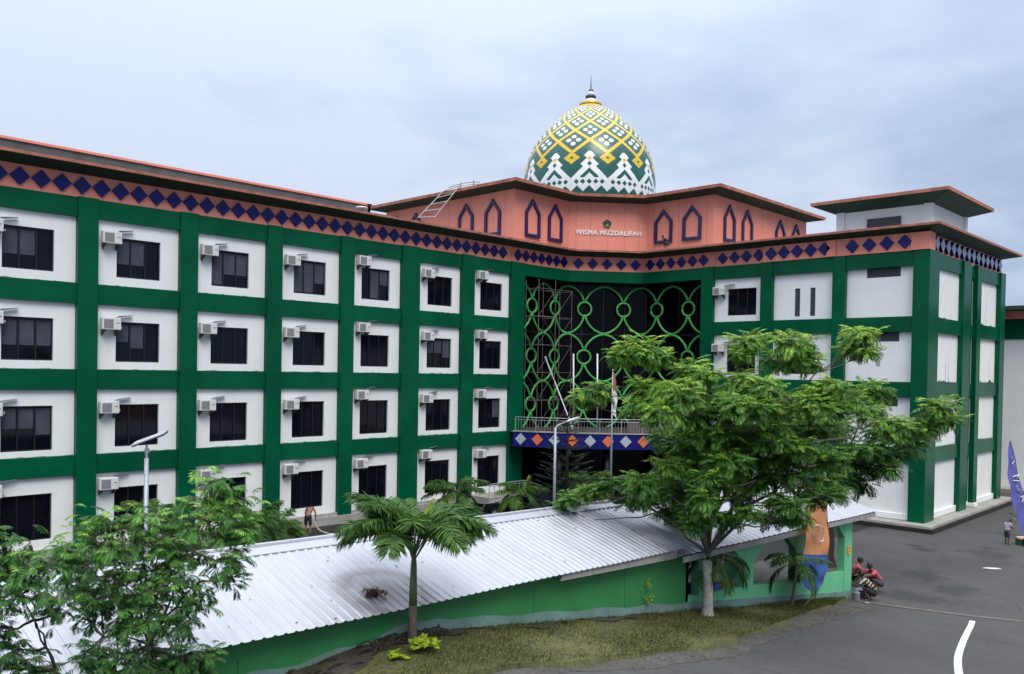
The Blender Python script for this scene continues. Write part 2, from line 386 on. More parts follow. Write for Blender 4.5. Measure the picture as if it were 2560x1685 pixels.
def asphalt(name, col, patches, rough=0.75, wet=0.5, crack=True):
    """asphalt: aggregate speckle, broad dry/damp tones, damp patches of their own shape, hairline cracks"""
    m = mat(name, col, rough, var=0.2, scale=0.33, fine=0.13, bump=0.25, bscale=60)
    nt = m.node_tree; b = nt.nodes['Principled BSDF']; L = nt.links.new
    src = b.inputs['Base Color'].links[0].from_socket
    geo = nt.nodes.new('ShaderNodeNewGeometry'); out = src; fac = None
    nzv = nt.nodes.new('ShaderNodeTexNoise'); nzv.inputs['Scale'].default_value = 0.9; nzv.inputs['Detail'].default_value = 6; nzv.inputs['Roughness'].default_value = 0.65
    L(geo.outputs['Position'], nzv.inputs['Vector'])
    def M(op, a, c, clamp=False):
        n = nt.nodes.new('ShaderNodeMath'); n.operation = op; n.use_clamp = clamp
        for i, v in enumerate((a, c)):
            if isinstance(v, (int, float)): n.inputs[i].default_value = v
            else: L(v, n.inputs[i])
        return n.outputs[0]
    for (px, py, rx, ry) in patches:
        sb = nt.nodes.new('ShaderNodeVectorMath'); sb.operation = 'SUBTRACT'; L(geo.outputs['Position'], sb.inputs[0]); sb.inputs[1].default_value = (px, py, 0)
        ml = nt.nodes.new('ShaderNodeVectorMath'); ml.operation = 'MULTIPLY'; L(sb.outputs[0], ml.inputs[0]); ml.inputs[1].default_value = (1 / rx, 1 / ry, 0)
        ln = nt.nodes.new('ShaderNodeVectorMath'); ln.operation = 'LENGTH'; L(ml.outputs[0], ln.inputs[0])
        d = M('MULTIPLY', M('SUBTRACT', M('ADD', 1.0, M('MULTIPLY', M('SUBTRACT', nzv.outputs[0], 0.5), 2.6)), ln.outputs['Value']), 1.6, True)
        fac = d if fac is None else M('MAXIMUM', fac, d)
    if fac is not None:
        mx = nt.nodes.new('ShaderNodeMix'); mx.data_type = 'RGBA'
        L(M('MULTIPLY', fac, 0.5), mx.inputs[0]); L(out, mx.inputs[6]); mx.inputs[7].default_value = (col[0] * 0.2, col[1] * 0.2, col[2] * 0.2, 1); out = mx.outputs[2]
        rr = nt.nodes.new('ShaderNodeMapRange'); rr.inputs[3].default_value = rough; rr.inputs[4].default_value = 0.5; L(fac, rr.inputs[0]); L(rr.outputs[0], b.inputs['Roughness'])
    if crack:
        vo = nt.nodes.new('ShaderNodeTexVoronoi'); vo.feature = 'DISTANCE_TO_EDGE'; vo.inputs['Scale'].default_value = 0.16
        ad = nt.nodes.new('ShaderNodeVectorMath'); ad.operation = 'MULTIPLY_ADD'; L(nzv.outputs['Color'], ad.inputs[0]); ad.inputs[1].default_value = (1.2, 1.2, 0); L(geo.outputs['Position'], ad.inputs[2])
        L(ad.outputs[0], vo.inputs['Vector'])
        cf = M('MULTIPLY', M('SUBTRACT', 1.0, M('MULTIPLY', vo.outputs[0], 130.0), True), 0.55)
        mx = nt.nodes.new('ShaderNodeMix'); mx.data_type = 'RGBA'; L(cf, mx.inputs[0]); L(out, mx.inputs[6]); mx.inputs[7].default_value = (0.02, 0.02, 0.018, 1); out = mx.outputs[2]
    L(out, b.inputs['Base Color'])
    return m
asphalt('asphalt', (0.052, 0.053, 0.054), [(26.5, 22.3, 1.0, 1.9), (28.2, 20.6, 1.2, 1.3), (24.7, 27.9, 0.8, 0.7), (24.0, 28.6, 0.7, 0.5), (26.7, 29.7, 1.0, 1.0), (27.6, 29.0, 1.3, 1.4), (27.0, 30.9, 0.8, 0.6), (25.9, 29.0, 0.5, 0.5), (30.8, 22.5, 0.6, 1.2), (27.6, 18.0, 1.8, 1.3)])
asphalt('yard_asphalt', (0.008, 0.0095, 0.009), [], 0.7, crack=False)
def frange(a, b, s):
    n = max(1, abs(round((b - a) / s))); return [a + (b - a) * i / n for i in range(n + 1)]
gx = [-900, -400, -150, -60, -30, 0, 12, 20.0] + frange(20.6, 21.8, 0.2) + [23, 26, 30, 36, 45, 60, 100, 200, 900]
gy = [-900, -400, -150, -60, -30] + frange(-19, 14, 1.5) + frange(14.3, 17.5, 0.4) + [20, 26, 34, 50, 80, 150, 400, 900]
tag(sheet('road', gx, gy, 0.0, 'asphalt'), kind='structure')
tag(sheet('yard', [0.4, 10, 20.4], frange(-30, 33, 3), 0.006, 'yard_asphalt'), kind='structure')

# ------------------------------------------------------------------ the hotel
ZT = [14.21, 10.51, 6.81, 3.14]          # panel tops, top storey first
ZB = [11.39, 7.69, 4.00, 0.0]
PL = [(-6.6, -2.97), (-2.02, 1.53), (2.52, 6.02), (7.04, 10.44), (11.5, 14.64), (16.18, 19.32), (20.63, 23.66)]
PL = [(-11.2, -7.7)] + PL                # one more bay just outside the frame
WOFF = [0.85, 0.82, 0.76, 0.66, 0.64, 0.46, 0.57, 0.46]
WZ = [(11.79, 13.54), (8.04, 9.82), (4.26, 6.14), (0.5, 2.44)]
Y0 = -14.0
LOOP = [(0, Y0), (0, 29.6), (3.45, 33.87), (22.45, 33.87), (22.45, 48.6), (-14, 48.6), (-14, Y0)]
hotel = thing('hotel', 'long green and white four storey hotel with coral frieze, navy diamonds and patterned dome', 'building', (0, 0, 0))
# walls with recessed windows
mb = MB()
wins = [(a + WOFF[i] - Y0, a + WOFF[i] + 1.96 - Y0, z0, z1) for i, (a, b) in enumerate(PL) for z0, z1 in WZ]
wall_holes(mb, (0, Y0, 0), (0, 1, 0), (1, 0, 0), 24.3 - Y0, -0.02, 15.06, wins, 0.22)
mb.build('wall', 'white_wall', hotel)
mb = MB()
RW = [(9.37 + 0.77, 9.37 + 2.83, z0, z1) for z0, z1 in WZ]
SL = [(14.79, 15.14, z0, z1) for z0, z1 in ((11.59, 13.32),)] + [(15.78, 16.11, 11.59, 13.32)]
RB = [(14.2, 16.16, WZ[k][0], WZ[k][1]) for k in (1, 2)]
VT = [(19.19, 21.1, ZT[k] - 0.53, ZT[k] + 0.1) for k in range(3)]
wall_holes(mb, (9.0, 33.87, 0), (1, 0, 0), (0, -1, 0), 13.45, -0.02, 15.06, [(a - 9.0, b - 9.0, c, d) for a, b, c, d in RW + SL + RB + VT], 0.22)
mb.build('wall', 'white_wall', hotel)
mb = MB()
wall_holes(mb, (22.45, 33.87, 0), (0, 1, 0), (1, 0, 0), 14.73, -0.02, 15.06, [(41.17 - 33.87, 42.44 - 33.87, 0.2, 14.3)], 1.1)
mb.build('wall', 'white_stained', hotel)
mb = MB()   # closed back of the block, roof decks, light-tight core
mb.box(-14.0, -13.9, Y0, 48.6, -0.5, 16.4); mb.box(-13.9, 22.35, 48.5, 48.6, -0.5, 16.4); mb.box(-13.9, 0.0, Y0, Y0 + 0.1, -0.5, 16.4)
mb.prism([(-14, Y0, 16.38), (0.9, Y0, 16.38), (0.9, 29.3, 16.38), (4.0, 33.0, 16.38), (23.3, 33.0, 16.38), (23.3, 49, 16.38), (-14, 49, 16.38)], (0, 0, 0.06))
mb.build('roof', 'roof_deck', hotel)
mb = MB()
mb.box(-4.0, -3.9, Y0 + 0.1, 27, 0, 16.3); mb.box(9.3, 21.2, 37.5, 37.6, 0, 16.3); mb.box(21.0, 21.1, 35, 48, 0, 16.3)
mb.box(21.3, 21.34, 41.2, 42.5, 0, 15)
mb.build('partition', 'concrete_dark', hotel)
# windows: frame with two mullions, glass panes
def window(o, u, n, w, z0, z1, mull=2, curtain=False):
    o, u, n = Vector(o), Vector(u), Vector(n); f = MB(); h = z1 - z0; t = 0.06
    B = lambda a0, a1, b0, b1, d0, d1: f.obox(o + u * a0 + Vector((0, 0, z0 + b0)) + n * d0, u * (a1 - a0), n * (d1 - d0), Vector((0, 0, b1 - b0)))
    B(0.0, w, 0.0, t, -0.2, -0.1); B(0.0, w, h - t, h, -0.2, -0.1); B(0.0, t, t, h - t, -0.2, -0.1); B(w - t, w, t, h - t, -0.2, -0.1)
    for k in range(mull):
        c = w * (k + 1) / (mull + 1); B(c - 0.03, c + 0.03, t, h - t, -0.19, -0.11)
    fr = f.build('window', 'frame_black', hotel)
    g = MB(); P = lambda a, z, d: o + u * a + n * d + Vector((0, 0, z0 + z))
    e = w / (mull + 1)
    for k in range(mull + 1):      # sashes sit a hair out of plane, as real ones do
        j0, j1 = rnd.uniform(-.005, .005), rnd.uniform(-.005, .005)
        g.quad(P(e * k + 0.02, 0.03, -0.155 + j0), P(e * (k + 1) - 0.02, 0.03, -0.155 + j1), P(e * (k + 1) - 0.02, h - 0.03, -0.155 + j1), P(e * k + 0.02, h - 0.03, -0.155 + j0))
    g.build('pane', 'window_glass', fr)
    if curtain:
        c = MB()
        for k in range(mull + 1):
            if rnd.random() < 0.75:
                top, bot = h - 0.1, h * rnd.choice((0.06, 0.35, 0.5)); q = 7
                pts = [P(e * k + 0.05 + (e - 0.1) * i / q, 0, -0.146 + 0.004 * (i % 2)) for i in range(q + 1)]
                for i in range(q):
                    c.quad(pts[i] + Vector((0, 0, bot)), pts[i + 1] + Vector((0, 0, bot)), pts[i + 1] + Vector((0, 0, top)), pts[i] + Vector((0, 0, top)))
        if c.v: c.build('curtain', 'curtain', fr)
for i, (a, b) in enumerate(PL):
    for r, (z0, z1) in enumerate(WZ):
        window((0, a + WOFF[i], 0), (0, 1, 0), (1, 0, 0), 1.96, z0, z1, curtain=(r == 0 and i < 6) or (r == 2 and i in (1, 7)) or (r == 1 and i in (1, 2, 6)))
for a, b, z0, z1 in RW: window((a, 33.87, 0), (1, 0, 0), (0, -1, 0), b - a, z0, z1)
for a, b, z0, z1 in RB: window((a, 33.87, 0), (1, 0, 0), (0, -1, 0), b - a, z0, z1)
def louvre(o, u, n, w, z0, z1, vert):
    o, u, n = Vector(o), Vector(u), Vector(n); f = MB(); h = z1 - z0
    k = 3 if vert else 6; L_ = w if vert else h
    for i in range(k):
        p = L_ * i / k
        if vert: f.obox(o + u * (p + 0.01) + Vector((0, 0, z0 + 0.02)) - n * 0.1, u * (L_ / k - 0.03), n * 0.05, Vector((0, 0, h - 0.04)))
        else: f.obox(o + u * 0.02 + Vector((0, 0, z0 + p + 0.01)) - n * 0.12, u * (w - 0.04), n * 0.08, Vector((0, 0, L_ / k - 0.03)))
    f.obox(o + Vector((0, 0, z0)) - n * 0.21, u * w, n * 0.02, Vector((0, 0, h)))
    f.build('louvre', 'slat_grey', hotel)
for a, b, z0, z1 in SL: louvre((a, 33.87, 0), (1, 0, 0), (0, -1, 0), b - a, z0, z1, True)
for a, b, z0, z1 in VT: louvre((a, 33.87, 0), (1, 0, 0), (0, -1, 0), b - a, z0, z1, False)
# pilasters
def pil(x0, x1, y0, y1, z0=-0.2, z1=15.07):
    m = MB(); m.box(x0, x1, y0, y1, z0, z1); m.build('pilaster', 'green_paint', hotel, bevel=0.015)
PR = 0.30
for i in range(len(PL)):
    y0 = PL[i][1]
    if i + 1 < len(PL):
        y1 = PL[i + 1][0]
        d = CAM.x; y1 -= PR * 0.0 + PR * (y1 - CAM.y) / d      # the photographed edge is the front arris, PR out from the wall
        pil(-0.02, PR, y0, y1)
pil(-1.0, PR, 23.66, 24.9)
pil(8.3, 9.2, 33.57, 34.9)
RP = [(12.62, 13.42), (17.27, 18.05)]
for a, b in RP: pil(a, b, 33.55, 33.89)
pil(21.87, 22.76, 33.55, 35.2)
for a, b in ((39.7, 41.15), (42.45, 43.25), (47.61, 48.7)): pil(22.43, 22.75, a, b)
# storey beams
def beam(boxes):
    m = MB()
    for q in boxes: m.box(*q)
    m.build('beam', 'green_paint', hotel, bevel=0.012)
for k in range(4):
    zt = 15.05 if k == 0 else ZB[k - 1] ; zb = ZT[k]
    beam([(-0.03, 0.17, Y0, 23.7, zb, zt)])
    beam([(9.15, 12.7, 33.68, 33.9, zb, zt), (12.9, 21.9, 33.64, 33.9, zb + 0.003, zt - 0.003)])
    beam([(22.42, 22.63, 35.1, 39.9, zb, zt), (22.0, 22.55, 41.1, 42.5, zb, zt - 0.1), (22.42, 22.63, 43.1, 47.8, zb, zt)])
MID = [(0, 24.85), (0, 29.6), (3.45, 33.87), (8.32, 33.87)]
mb = MB(); sweep(mb, [(0.17, 14.27), (0.17, 15.05), (-1.3, 15.05), (-1.3, 14.27)], MID, ring=True); mb.build('beam', 'green_paint', hotel)
# plinth ledge
mb = MB(); mb.box(-0.05, 0.36, Y0, 24.0, -0.55, -0.05); mb.box(0.0, 0.2, Y0, 24.0, -0.05, 0.10)
mb.build('plinth', 'concrete', hotel)
for q in ((9.3, 21.9, 33.74, 33.9, -0.12, 0.22), (22.4, 22.58, 35.15, 39.75, -0.12, 0.24), (22.4, 22.58, 43.2, 47.7, -0.12, 0.24), (22.4, 22.9, 42.3, 42.9, -0.12, 0.12)):
    mb = MB(); mb.box(*q); mb.build('skirting', 'white_wall', hotel, bevel=0.02)
# apron around the right hand wing, with a near-black kerb painted as the drain's shadow
mb = MB(); mb.prism([(9, 32.62, -0.56), (23.42, 32.62, -0.56), (23.42, 49.5, -0.56), (22.3, 49.5, -0.56), (22.3, 33.95, -0.56), (9, 33.95, -0.56)], (0, 0, 0.42))
tag(mb.build('pavement', 'concrete'), kind='structure')
mb = MB(); mb.prism([(9, 32.5, -0.57), (23.56, 32.5, -0.57), (23.56, 49.5, -0.57), (23.4, 49.5, -0.57), (23.4, 32.64, -0.57), (9, 32.64, -0.57)], (0, 0, 0.30))
tag(mb.build('kerb', 'drain_shade'), kind='structure')
# coral frieze
mb = MB(); sweep(mb, [(0.02, 15.04), (0.02, 16.06), (-0.3, 16.06), (-0.3, 15.04)], LOOP, closed=True, ring=True)
mb.box(12.75, 22.75, 33.6, 33.9, 15.071, 16.06)
mb.box(16.9, 17.45, 33.5, 33.62, 15.075, 16.05); mb.box(21.75, 22.76, 33.5, 33.62, 15.075, 16.05); mb.box(22.46, 22.72, 33.63, 34.5, 15.075, 16.05)
mb.box(9.12, 9.2, 33.76, 33.88, 15.06, 16.05); mb.box(0.01, 0.1, 23.85, 23.93, 15.06, 16.05)
mb.build('frieze', 'coral', hotel)
# navy diamonds
def diamond(c, u, n, w, h, d, m, parent, name='diamond'):
    c, u, n = Vector(c), Vector(u).normalized(), Vector(n).normalized()
    mb = MB(); mb.prism([c - u * w / 2, c - Vector((0, 0, h / 2)), c + u * w / 2, c + Vector((0, 0, h / 2))], n * d)
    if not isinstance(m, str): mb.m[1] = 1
    return mb.build(name, m, parent)
y = -12.41
while y < 23.7:
    diamond((0.01, y + 0.0, 15.58), (0, 1, 0), (1, 0, 0), 0.76, 0.76, 0.11, 'navy', hotel); y += 0.805
for k in range(7): diamond((0.01, 24.42 + 0.775 * k, 15.58), (0, 1, 0), (1, 0, 0), 0.73, 0.76, 0.11, 'navy', hotel)
mdir = Vector((3.45, 4.27, 0)).normalized(); mn = Vector((mdir.y, -mdir.x, 0))
for k in range(5): diamond(Vector((0, 29.6, 15.58)) + mdir * (0.72 + 1.03 * k) + mn * 0.01, mdir, mn, 0.76, 0.76, 0.11, 'navy', hotel)
for k in range(6): diamond((4.0 + 0.86 * k, 33.86, 15.58), (1, 0, 0), (0, -1, 0), 0.76, 0.76, 0.11, 'navy', hotel)
for k in range(4): diamond((9.75 + 0.86 * k, 33.86, 15.58), (1, 0, 0), (0, -1, 0), 0.76, 0.76, 0.11, 'navy', hotel)
for k in range(5): diamond((13.3 + 0.86 * k, 33.61, 15.58), (1, 0, 0), (0, -1, 0), 0.80, 0.80, 0.11, 'navy', hotel)
for k in range(4): diamond((18.42 + 0.99 * k, 33.61, 15.58), (1, 0, 0), (0, -1, 0), 0.80, 0.80, 0.11, 'navy', hotel)
for k in range(14): diamond((22.46, 35.05 + 0.97 * k, 15.56), (0, 1, 0), (1, 0, 0), 0.86, 0.84, 0.2, ('navy', 'diamond_sheen'), hotel)  # front caps get the pale painted sheen, sides stay navy
# flared eaves
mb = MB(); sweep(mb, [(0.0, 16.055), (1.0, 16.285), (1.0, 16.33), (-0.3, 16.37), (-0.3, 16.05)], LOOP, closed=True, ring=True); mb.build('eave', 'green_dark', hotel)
mb = MB(); sweep(mb, [(0.94, 16.295), (1.03, 16.295), (1.05, 16.42), (0.90, 16.45)], LOOP, closed=True, ring=True); mb.build('fascia', 'coral_worn', hotel)
# parapet of the left roof
mb = MB(); mb.box(-1.75, -1.5, Y0, 13.6, 16.4, 17.33); mb.box(-13, -1.5, 13.4, 13.6, 16.4, 17.33); mb.build('parapet', 'grey_render', hotel)
mb = MB(); mb.box(-1.86, -1.42, Y0, 13.66, 17.33, 17.45); mb.box(-13, -1.42, 13.3, 13.68, 17.332, 17.448); mb.build('coping', 'coral', hotel, bevel=0.01)
# tower
TL = [(-13.8, 24.2), (-0.1, 24.2), (-0.1, 29.73), (3.55, 33.97), (8.95, 33.97), (8.95, 47.7), (-13.8, 47.7)]
mb = MB(); sweep(mb, [(0, 16.4), (0, 20.0)], TL, closed=True)
for q, u in (((-0.1, 24.2), (0, 1)), ((8.95, 33.97), (1, 0))): pass
mb.build('tower_wall', 'coral', hotel)
mb = MB()      # shallow vertical render joints
def joint(p, n): 
    p, n = Vector(p), Vector(n); u = Vector((-n.y, n.x, 0)); mb = MB(); mb.obox(p - u * 0.012 + n * 0.001, u * 0.024, n * 0.004, Vector((0, 0, 3.35))); mb.build('joint', 'coral_worn', hotel)
for y in (26.9, 29.2): joint((-0.1, y, 16.55), (1, 0, 0))
for x in (-0.95, -2.1, -4.3, -6.6, -9.0): joint((x, 24.2, 16.55), (0, -1, 0))
tdir = Vector((3.65, 4.24, 0)).normalized(); tn = Vector((tdir.y, -tdir.x, 0))
for s in (0.5, 1.55, 2.8, 4.0, 5.0): joint(Vector((-0.1, 29.73, 16.55)) + tdir * s, tn)
for x in (4.1, 6.2, 8.4): joint((x, 33.97, 16.55), (0, -1, 0))
for y in (36.9, 40.6, 44.4): joint((8.95, y, 16.55), (1, 0, 0))
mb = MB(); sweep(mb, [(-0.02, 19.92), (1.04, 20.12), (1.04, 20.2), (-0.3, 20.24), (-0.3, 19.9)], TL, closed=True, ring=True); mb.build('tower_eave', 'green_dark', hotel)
mb = MB(); sweep(mb, [(0.98, 20.13), (1.07, 20.13), (1.10, 20.33), (0.9, 20.36)], TL, closed=True, ring=True); mb.build('tower_fascia', 'coral_worn', hotel)
mb = MB(); op = offset_path(TL, 0.95, True); mb.prism([(p.x, p.y, 20.25) for p in op], (0, 0, 0.06)); mb.build('tower_roof', 'roof_deck', hotel)
def arch(c, u, n, w, z0, z1):
    """navy raised frame of a pointed blind window; z1 is the tip"""
    c, u, n = Vector(c), Vector(u).normalized(), Vector(n).normalized(); Z = Vector((0, 0, 1)); m = MB()
    zs = z0 + (z1 - z0) * 0.64
    out = [(-w / 2, z0), (w / 2, z0), (w / 2, zs), (0, z1), (-w / 2, zs)]
    t = 0.2
    inn = [(-w / 2 + t, z0 + t), (w / 2 - t, z0 + t), (w / 2 - t, zs - 0.06), (0, z1 - t * 1.5), (-w / 2 + t, zs - 0.06)]
    P = lambda q, d: c + u * q[0] + Z * q[1] + n * d
    D = 0.14
    for i in range(5):
        j = (i + 1) % 5
        m.add([P(out[i], 0), P(out[j], 0), P(inn[j], 0), P(inn[i], 0), P(out[i], D), P(out[j], D), P(inn[j], D), P(inn[i], D)],
              [(4, 5, 6, 7), (0, 1, 5, 4), (2, 3, 7, 6)])
    m.build('arched_frame', 'navy_trim', hotel)
for yy in (25.9, 28.2): arch((-0.1, yy, 0), (0, 1, 0), (1, 0, 0), 1.45, 16.92, 19.5)
for xx in (4.98, 7.28): arch((xx, 33.97, 0), (1, 0, 0), (0, -1, 0), 1.45, 17.03, 19.4)
for xx in (-2.1, -4.75, -10.2, -12.4): arch((xx, 24.2, 0), (1, 0, 0), (0, -1, 0), 1.5, 17.0, 19.5)
for yy in (35.9, 38.35, 43.3, 45.9): arch((8.95, yy, 0), (0, 1, 0), (1, 0, 0), 1.45, 16.98, 19.52)
# lettering and emblem on the chamfer
def text_mesh(body, size, parent, m, origin, u, n, name, depth=0.05, spacing=1.0):
    cu = bpy.data.curves.new(name, 'FONT'); cu.body = body; cu.size = size; cu.extrude = depth / 2; cu.space_character = spacing; cu.offset = 0.028 * size
    cu.resolution_u = 3
    ob = bpy.data.objects.new(name, cu); COL.objects.link(ob)
    dg = bpy.context.evaluated_depsgraph_get(); me = bpy.data.meshes.new_from_object(ob.evaluated_get(dg))
    bpy.data.objects.remove(ob); bpy.data.curves.remove(cu)
    u, n, origin = Vector(u).normalized(), Vector(n).normalized(), Vector(origin); w = n.cross(u)
    T = Matrix(((u.x, w.x, n.x, origin.x), (u.y, w.y, n.y, origin.y), (u.z, w.z, n.z, origin.z), (0, 0, 0, 1)))
    off = OFF[parent] if parent is not None else Vector((0, 0, 0))
    me.transform(Matrix.Translation(-off) @ T)
    me.materials.clear(); me.materials.append(MATS[m]); me.name = name
    return link_mesh(name, me, parent)
tb = Vector((-0.1, 29.73, 0))
text_mesh('WISMA', 0.45, hotel, 'letter_white', tb + tdir * 0.47 + tn * 0.04 + Vector((0, 0, 17.64)), tdir, tn, 'lettering', spacing=1.12)
text_mesh('MUZDALIFAH', 0.45, hotel, 'letter_white', tb + tdir * 2.2 + tn * 0.04 + Vector((0, 0, 17.64)), tdir, tn, 'lettering', spacing=1.12)
ec = tb + tdir * 2.72 + Vector((0, 0, 18.43))
def ngon(c, r, n, d, ph, k, m, parent, name):
    q = MB(); q.prism([Vector(c) + tdir * r * math.cos(ph + 2 * math.pi * i / k) + Vector((0, 0, 1)) * r * math.sin(ph + 2 * math.pi * i / k) for i in range(k)], n * d); return q.build(name, m, parent)
em = ngon(ec, 0.33, tn, 0.06, math.pi / 2, 5, 'emblem_green', hotel, 'emblem')
q = MB()
o_ = ec + tn * 0.061
q.prism([o_ + tdir * a + Vector((0, 0, b)) for a, b in ((-0.19, -0.2), (0.19, -0.2), (0.21, -0.13), (0, -0.17), (-0.21, -0.13))], tn * 0.015)
q.prism([o_ + tdir * a + Vector((0, 0, b)) for a, b in ((-0.09, -0.12), (0.0, -0.15), (0.09, -0.12), (0.07, -0.02), (-0.07, -0.02))], tn * 0.012)
for i in range(5): 
    a = math.pi / 2 + 2 * math.pi * i / 5; q.obox(o_ + tdir * (math.cos(a) * 0.05 - 0.015) + Vector((0, 0, 0.1 + math.sin(a) * 0.05 - 0.015)), tdir * 0.03, tn * 0.01, Vector((0, 0, 0.03)))
q.build('emblem_device', 'emblem_pale', em)

# ------------------------------------------------------------------ dome
DC = Vector((-3.1, 35.6, 0)); PROF = [(4.75, 19.9), (5.0, 20.9), (5.12, 21.95), (5.08, 22.8), (4.92, 23.8), (4.58, 24.8), (4.02, 25.8), (3.18, 26.8), (2.08, 27.8), (1.36, 28.25), (0.88, 28.52), (0.5, 28.66)]
def catmull(P, n):
    out = []
    for i in range(len(P) - 1):
        p0, p1, p2, p3 = P[max(i - 1, 0)], P[i], P[i + 1], P[min(i + 2, len(P) - 1)]
        for k in range(n):
            t = k / n
            out.append(tuple(0.5 * (2 * p1[c] + (p2[c] - p0[c]) * t + (2 * p0[c] - 5 * p1[c] + 4 * p2[c] - p3[c]) * t * t + (3 * p1[c] - p0[c] - 3 * p2[c] + p3[c]) * t ** 3) for c in range(len(p1))))
    return out + [P[-1]]
prof = np.array(catmull(PROF, 16))
NS = 12; SECT = 2 * math.pi / NS
ds = np.hypot(np.diff(prof[:, 0]), np.diff(prof[:, 1])); rm = (prof[1:, 0] + prof[:-1, 0]) / 2
qq = np.concatenate([[0], np.cumsum(ds / (rm * SECT))])
q0 = np.interp(25.75, prof[:, 1], qq)
vq = qq - q0
scale_l = 0.5 / -np.interp(24.76, prof[:, 1], vq)
NT = 660
# rows at even arc steps
zf = np.interp(np.linspace(0, 1, 330), np.concatenate([[0], np.cumsum(ds)]) / ds.sum(), prof[:, 1])
rf = np.interp(zf, prof[:, 1], prof[:, 0]); vf = np.interp(zf, prof[:, 1], vq)
th0 = math.atan2(CAM.y - DC.y, CAM.x - DC.x)
th = np.linspace(0, 2 * math.pi, NT, endpoint=False)
VX = np.stack([DC.x + rf[:, None] * np.cos(th)[None], DC.y + rf[:, None] * np.sin(th)[None], np.repeat(zf[:, None], NT, 1)], 2).reshape(-1, 3)
i0, k0 = np.meshgrid(np.arange(len(zf) - 1), np.arange(NT), indexing='ij'); k1 = (k0 + 1) % NT
FQ = np.stack([i0 * NT + k0, i0 * NT + k1, (i0 + 1) * NT + k1, (i0 + 1) * NT + k0], 2).reshape(-1, 4)
vc = ((vf[:-1] + vf[1:]) / 2)[:, None].repeat(NT, 1); zc_ = ((zf[:-1] + zf[1:]) / 2)[:, None].repeat(NT, 1)
u = ((((th + math.pi / NT * 0 + SECT * 0 + (th[1] - th[0]) / 2) - th0) / SECT + 0.5) % 1.0 - 0.5)[None].repeat(len(zf) - 1, 0)   # 0 = white peak facing the camera
vl = np.interp(zc_, [19.0, 22.79, 23.79, 24.79, 25.62, 26.43, 27.17, 27.75, 28.15, 28.4, 28.6], [-3, -1, -.5, 0, .5, 1, 1.5, 2, 2.5, 3, 3.5])
mi = np.zeros(u.shape, int)                                        # 0 green 1 yellow 2 white
fa, fb = (u + vl + 0.5) % 1 - 0.5, (u - vl + 0.5) % 1 - 0.5        # 0 on a lattice line
ha, hb = (u + vl) % 1 - 0.5, (u - vl) % 1 - 0.5                    # 0 at a cell centre
upper = vl > -0.5
line = (np.minimum(np.abs(fa), np.abs(fb)) < 0.073) & upper & (vl > np.abs(u) * -1 - 0.073)
cell = (np.hypot(np.abs(ha) - 0.155, np.abs(hb) - 0.155) < 0.108) & (vl > -np.abs(u)) & upper
mi[cell] = 2; mi[line] = 1
ut = np.abs(np.abs(u) - 0.5)
tipd = ut + np.abs(vl + 0.70) * 1.0
mi[(tipd < 0.235)] = 1; mi[tipd < 0.055] = 0
# white stepped motif; yy grows downwards in units of one sector width, measured on the surface
UN = SECT * 4.95; yy = (23.84 - zc_) / UN; up = np.abs(u)
Yk = lambda p: (p - 845) * 0.004785 / UN
d = yy - Yk(985) - up
white = (d > 0) | (up + np.abs(yy - Yk(905)) < 0.155) | (up + np.abs(yy - Yk(1040)) < 0.245)
dark = (d > 0.205) & (d < 0.345) & (up < 0.245) & (yy < Yk(1245))
for uu, yk in ((0, 1305), (0.175, 1305), (0.35, 1305), (0, 1035), (0.175, 1262)):
    s = 0.072 if yk != 1262 else 0.0
    dark |= np.abs(up - uu) + np.abs(yy - Yk(yk)) < s
tri = np.abs(((u / 0.3333) % 1) - 0.5) * 2                          # 1 at multiples of a third, 0 between
low = yy > Yk(1360) + (1 - tri) * 0.165
region = (zc_ < 23.87) & white & (mi != 1)
mi[region] = 2; mi[region & dark] = 0; mi[region & low] = 0
mi[(up + np.abs(yy - Yk(950)) < 0.068)] = 1
mi[zc_ > 28.36] = 1
dome_me = bpy.data.meshes.new('dome')
dome_me.from_pydata(VX.tolist(), [], FQ.tolist())
for m in ('tile_green', 'tile_yellow', 'tile_white'): dome_me.materials.append(MATS[m])
dome_me.polygons.foreach_set('material_index', mi.reshape(-1).astype(np.int32))
dome_me.polygons.foreach_set('use_smooth', np.ones(mi.size, bool)); dome_me.update()
dome = link_mesh('dome', dome_me, hotel)
mb = MB(); mb.smooth = True
mb.lathe([(0.3, 28.5), (0.86, 28.52), (0.9, 28.62), (0.84, 28.78), (0.5, 28.84)], (DC.x, DC.y, 0), 28); mb.build('finial_collar', 'gold', dome)
mb = MB(); mb.smooth = True
mb.lathe([(0.5, 28.8), (0.46, 29.0), (0.30, 29.15), (0.28, 29.3)], (DC.x, DC.y, 0), 20); mb.lathe([(0.3, 29.38), (0.22, 29.6), (0.13, 29.75)], (DC.x, DC.y, 0), 20)
mb.build('finial', 'finial_white', dome)
mb = MB(); mb.smooth = True
mb.lathe([(0.2, 29.08), (0.38, 29.16), (0.43, 29.32), (0.38, 29.37), (0.2, 29.38)], (DC.x, DC.y, 0), 20); mb.lathe([(0.1, 29.7), (0.19, 29.75), (0.19, 29.82), (0.06, 29.86)], (DC.x, DC.y, 0), 16)
mb.tube([(DC.x, DC.y, 29.8), (DC.x, DC.y, 30.96)], [0.045, 0.02], 6)
mb.build('finial_spike', 'finial_dark', dome)

